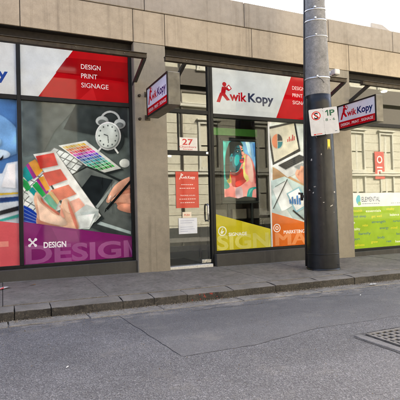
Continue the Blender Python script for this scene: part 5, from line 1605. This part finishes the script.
GX0, GX1, GY0, GY1 = 3.33, 4.27, -5.40, -4.50
road_prism('pit_floor', rect(GX0 - 0.02, GX1 + 0.02, GY0 - 0.02, GY1 + 0.02), 0.003, 0.006, 'pit_black', dg)
so, sw = 0.009, 0.11
for pts in (wander((GX0 - sw, GY0 - sw), (GX0 - sw, GY1 + 0.05), 8, 0.012) + [(GX0, GY1 + 0.05), (GX0, GY0 - sw)],
            [(GX1, GY0 - sw), (GX1, GY1 + 0.05)] + wander((GX1 + sw, GY1 + 0.05), (GX1 + sw, GY0 - sw), 8, 0.012),
            [(GX0 + 0.004, GY1)] + wander((GX0 + 0.004, GY1 + 0.05), (GX1 - 0.004, GY1 + 0.05), 8, 0.012) + [(GX1 - 0.004, GY1)],
            [(GX0 + 0.004, GY0 - sw), (GX0 + 0.004, GY0), (GX1 - 0.004, GY0), (GX1 - 0.004, GY0 - sw)]):
    road_prism('concrete_surround', pts, -0.05, so, 'surround_concrete', dg, 0.006)
fr = 0.035
for pts in (rect(GX0 + 0.004, GX0 + fr, GY0 + 0.002, GY1 - 0.002), rect(GX1 - fr, GX1 - 0.004, GY0 + 0.002, GY1 - 0.002), rect(GX0 + fr + 0.001, GX1 - fr - 0.001, GY1 - fr, GY1 - 0.002), rect(GX0 + fr + 0.001, GX1 - fr - 0.001, GY0 + 0.002, GY0 + fr)):
    road_prism('grate_frame', pts, -0.03, 0.026, 'cast_iron', dg, 0.004)
nb = 11
for k in range(1, nb):
    x = GX0 + (GX1 - GX0) * k / nb
    road_prism('grate_bar', rect(x - 0.017, x + 0.017, GY0 + fr + 0.001, GY1 - fr - 0.001), -0.02, 0.024, 'cast_iron', dg, 0.006)
for k in range(1, nb):
    y = GY0 + (GY1 - GY0) * k / nb
    road_prism('grate_bar', rect(GX0 + fr + 0.001, GX1 - fr - 0.001, y - 0.015, y + 0.015), -0.02, 0.021, 'cast_iron', dg, 0.005)
crack(wander((3.19, -4.46), (3.20, -5.5), 14, 0.012), 0.012, road)
crack(wander((3.22, -4.43), (4.4, -4.42), 14, 0.010), 0.010, road)

# ---------------------------------------------------------------- small litter and grit
bm = bmesh.new()
for (x, y, h, rot, s) in ((0.0, -0.60, 0.012, 0.4, 0.11),):
    L = [(-1, -.35), (-.3, -.5), (.5, -.3), (1, -.1), (.6, .4), (-.2, .3), (-.9, .35)]
    vs = [bm.verts.new((x + s * (a * math.cos(rot) - b * math.sin(rot)), y + s * (a * math.sin(rot) + b * math.cos(rot)), fp_z(x, y) + 0.006 + 0.022 * ((i * 37) % 5) / 4)) for i, (a, b) in enumerate(L)]
    c = bm.verts.new((x, y, fp_z(x, y) + 0.035))
    for i in range(len(vs)):
        bm.faces.new((vs[i], vs[(i + 1) % len(vs)], c))
wr = link('wrapper', mesh_of(bm), 'white_plastic')
wr.data.materials.append(MATS['red_paint'])
for i, p in enumerate(wr.data.polygons):
    p.material_index = 1 if i in (0, 4) else 0
tag(wr, 'crumpled red and white wrapper on the footpath at the left edge', 'litter')


def leafy(name, label, x, y, z, s, mat, rot, flat=0.3):
    bm = bmesh.new()
    n = 10
    top = []
    for k in range(n):
        a = 2 * math.pi * k / n
        rr = s * (0.75 + 0.25 * math.cos(2 * a)) * random.uniform(0.85, 1.1)
        px, py = rr * math.cos(a), rr * 0.5 * math.sin(a)
        top.append(bm.verts.new((x + px * math.cos(rot) - py * math.sin(rot), y + px * math.sin(rot) + py * math.cos(rot), z + 0.004 + flat * s * random.uniform(0, 0.5))))
    c = bm.verts.new((x, y, z + 0.012))
    for k in range(n):
        bm.faces.new((top[k], top[(k + 1) % n], c))
    return tag(link(name, mesh_of(bm), mat), label, 'litter')


leafy('fallen_leaf', 'brown dead leaf lying on the footpath below the design poster', 0.416, -0.472, fp_z(0.4, -0.47), 0.06, 'leaf_brown', 0.5, 0.5)
leafy('paper_scrap', 'flat white paper scrap in the gutter right of the pole', 5.60, -2.40, g(5.6) - 0.135, 0.10, 'white_plastic', 0.1)
leafy('paper_scrap', 'small pale scrap lying on the dark asphalt patch at right', 4.82, -2.92, g(4.82) - 0.15, 0.03, 'white_plastic', 0.4)
leafy('paper_scrap', 'tiny pale scrap on the road near the lower left corner', 0.47, -4.07, g(0.47) - 0.153, 0.022, 'white_plastic', 0.9)


def grit(name, n, place, s0, s1, mat):
    bm = bmesh.new()
    for i in range(n):
        x, y, z = place()
        s = random.uniform(s0, s1)
        M = Matrix.Translation((x, y, z + s * 0.3)) @ Matrix.Rotation(random.uniform(0, 6.28), 4, Vector((random.random(), random.random(), 1)).normalized()) @ Matrix.Diagonal((s, s * random.uniform(0.5, 1), s * 0.6, 1))
        vs = [bm.verts.new(M @ Vector(v)) for v in ((1, 0, -.5), (-.6, .8, -.5), (-.6, -.8, -.5), (0, 0, .8))]
        for f in ((0, 1, 3), (1, 2, 3), (2, 0, 3), (0, 2, 1)):
            bm.faces.new([vs[k] for k in f])
    return tag(link(name, mesh_of(bm), mat), kind='stuff')


def in_gutter():
    x = random.uniform(-1, 11)
    y = -2.14 - abs(random.gauss(0, 0.09)) if random.random() < 0.8 else random.uniform(-2.75, -2.2)
    return x, y, g(x) - 0.146


def at_wall():
    x = random.uniform(-1, 9)
    y = 0.05 - abs(random.gauss(0, 0.05))
    return x, y, fp_z(x, y)


tag(grit('gutter_grit', 5200, in_gutter, 0.003, 0.011, 'grit'), 'sandy grit and crumbs along the foot of the kerb', 'grit')
tag(grit('wall_grit', 700, at_wall, 0.003, 0.010, 'grit'), 'sandy grit along the foot of the shop wall', 'grit')
tag(grit('road_grit', 900, lambda: (lambda x, y: (x, y, g(x) - 0.153))(random.uniform(-1, 8), random.uniform(-5.8, -2.4)), 0.003, 0.009, 'grit'), 'loose stone chips scattered on the road', 'grit')

# ---------------------------------------------------------------- the far side of the lane, seen in the shop glass
OY = -9.05
ob = thing('cream_building', 'cream rendered two storey building across the lane, mirrored in the shop windows', 'building', (12.0, OY, 0.0))
WX0, WX1 = 5.35, 30.0
wins = []
for x in (8.35, 10.9, 13.4, 16.9, 18.95, 21.5, 24.0, 26.5):
    wins += [(x - 0.42, x + 0.42, 2.95, 4.85)]
    wins += [(x - 0.42, x + 0.42, 7.35, 8.9)]
    if x > 10:
        wins += [(x - 0.42, x + 0.42, 0.95, 2.6)]
courses = []
z = 0.0
bm = bmesh.new()
while z < 9.6:
    z1 = min(z + 0.44, 9.6)
    cuts = sorted([(a - 0.10, b + 0.10) for a, b, c, d in wins if c - 0.1 < (z + z1) / 2 < d + 0.1])
    x = WX0
    for a, b in cuts + [(WX1, WX1)]:
        if a > x:
            o = box('ashlar_course', (x, OY - 0.3, z + 0.010), (a, OY, z1 - 0.010), 'cream_render', ob)
        x = b
    z = z1
bm.free()
box('wall', (WX0 + 0.01, OY - 5.0, -0.6), (WX1 - 0.01, OY - 0.03, 9.58), 'cream_render', ob)
box('plinth', (WX0, OY - 0.02, -0.6), (WX1, OY + 0.06, 0.35), 'plinth_render', ob)
box('frieze', (WX0, OY, 6.2), (12.0, OY + 0.05, 7.22), 'frieze_brown', ob)
box('frieze', (12.004, OY, 5.30), (WX1, OY + 0.20, 7.22), 'frieze_brown', ob)  # unseen band extended lower here to darken the right bay's reflection
box('cornice', (WX0 - 0.1, OY - 0.3, 9.6), (WX1, OY + 0.4, 9.9), 'cream_render', ob)
for a, b, c, d in wins:
    w = boxes('window', [((a - 0.1, OY - 0.2, c - 0.1), (a, OY + 0.07, d + 0.1)), ((b, OY - 0.2, c - 0.1), (b + 0.1, OY + 0.07, d + 0.1)), ((a, OY - 0.2, d), (b, OY + 0.07, d + 0.1)), ((a, OY - 0.2, c - 0.1), (b, OY + 0.1, c))], 'architrave', ob, 0.01)
    box('hood_mould', (a - 0.18, OY + 0.001, d + 0.14), (b + 0.18, OY + 0.16, d + 0.22), 'architrave', w, 0.02)
    box('sill', (a - 0.16, OY + 0.001, c - 0.2), (b + 0.16, OY + 0.15, c - 0.102), 'architrave', w, 0.02)
    mid = (a + b) / 2
    boxes('sash', [((mid - 0.06, OY - 0.08, c), (mid + 0.06, OY - 0.02, d)), ((a, OY - 0.08, (c + d) / 2 - 0.03), (mid - 0.06, OY - 0.03, (c + d) / 2 + 0.03)), ((mid + 0.06, OY - 0.08, (c + d) / 2 - 0.03), (b, OY - 0.03, (c + d) / 2 + 0.03)),
                   ((a, OY - 0.08, c), (a + 0.05, OY - 0.025, d)), ((b - 0.05, OY - 0.08, c), (b, OY - 0.025, d))], 'architrave', w)
    box('pane', (a, OY - 0.12, c), (b, OY - 0.09, d), 'curtained_glass', w)
for zz, hh, pp in ((2.62, 0.10, 0.14), (2.76, 0.05, 0.09), (5.55, 0.12, 0.18), (5.70, 0.06, 0.10)):
    box('moulding', (WX0, OY + 0.001, zz), (WX1 if zz < 5 else 12.0, OY + pp, zz + hh), 'architrave', ob, 0.012)
dp = tube('downpipe', [(7.05, OY + 0.07, 0.1), (7.05, OY + 0.07, 9.5)], 0.045, 'frieze_brown', ob, 10)
cb = thing('charcoal_building', 'charcoal brick building across the lane, mirrored darkly in the swatch poster window', 'building', (4.0, OY, 0.0))
box('wall', (2.75, OY - 5.0, -0.6), (5.33, OY - 0.05, 8.2), 'soffit_dark', cb, 0.02)
box('coping', (2.70, OY - 0.4, 8.202), (5.34, OY, 8.35), 'frame_black', cb, 0.01)
box('roller_door', (2.95, OY - 0.049, 0.0), (5.1, OY - 0.02, 2.6), 'frame_black', cb, 0.005)
bb = thing('beige_chimney_wall', 'narrow beige wall end across the lane, mirrored at the left of the swatch poster', 'wall', (2.0, OY, 0.0))
box('wall', (1.4, OY - 3.0, -0.6), (2.70, OY - 0.1, 6.6), 'cream_render', bb, 0.02)
box('cap', (1.33, OY - 3.05, 6.602), (2.69, OY - 0.04, 6.75), 'white_render', bb, 0.02)
t = thing('red_wall_sign', 'upright red sign with white marks across the lane, mirrored in the right window', 'sign', (18.35, OY + 0.1, 2.45))
box('panel', (18.02, OY + 0.06, 2.46), (18.70, OY + 0.10, 3.92), 'red_paint', t, 0.01)
PR = Plane((18.36, OY + 0.101, 3.19), (-1, 0, 0), (0, 0, 1))
print_mesh('marks', PR, [((236, 232, 226), 0, circle(0, 0.30, 0.20, 0.20)), ((190, 40, 36), 0, circle(0, 0.30, 0.13, 0.13)), ((236, 232, 226), 0, rect(-0.2, 0.2, -0.15, -0.08)), ((236, 232, 226), 0, rect(-0.16, 0.16, -0.55, -0.25)), ((190, 40, 36), 0, rect(-0.08, 0.08, -0.48, -0.32))], t, 1)
wh = thing('added_dark_house', 'added dark brick house across the lane, unseen itself, mirrored to hide the sky in the leftmost shop pane', 'building', (-5.0, OY, 0.0))  # unseen house added to keep bright sky out of the leftmost pane
box('wall', (-14.0, OY - 6.0, -0.6), (0.42, OY - 0.3, 8.6), 'dark_brick', wh, 0.02)
box('cornice', (-14.1, OY - 0.6, 8.602), (0.46, OY - 0.2, 8.8), 'white_render', wh, 0.02)
for x in (-5.0, -2.6, -0.6):
    for zz in (1.0, 4.6):
        w = box('window', (x - 0.5, OY - 0.31, zz), (x + 0.5, OY - 0.26, zz + 1.7), 'white_render', wh, 0.01)
        box('pane', (x - 0.42, OY - 0.258, zz + 0.08), (x + 0.42, OY - 0.25, zz + 1.62), 'dark_glass', w)
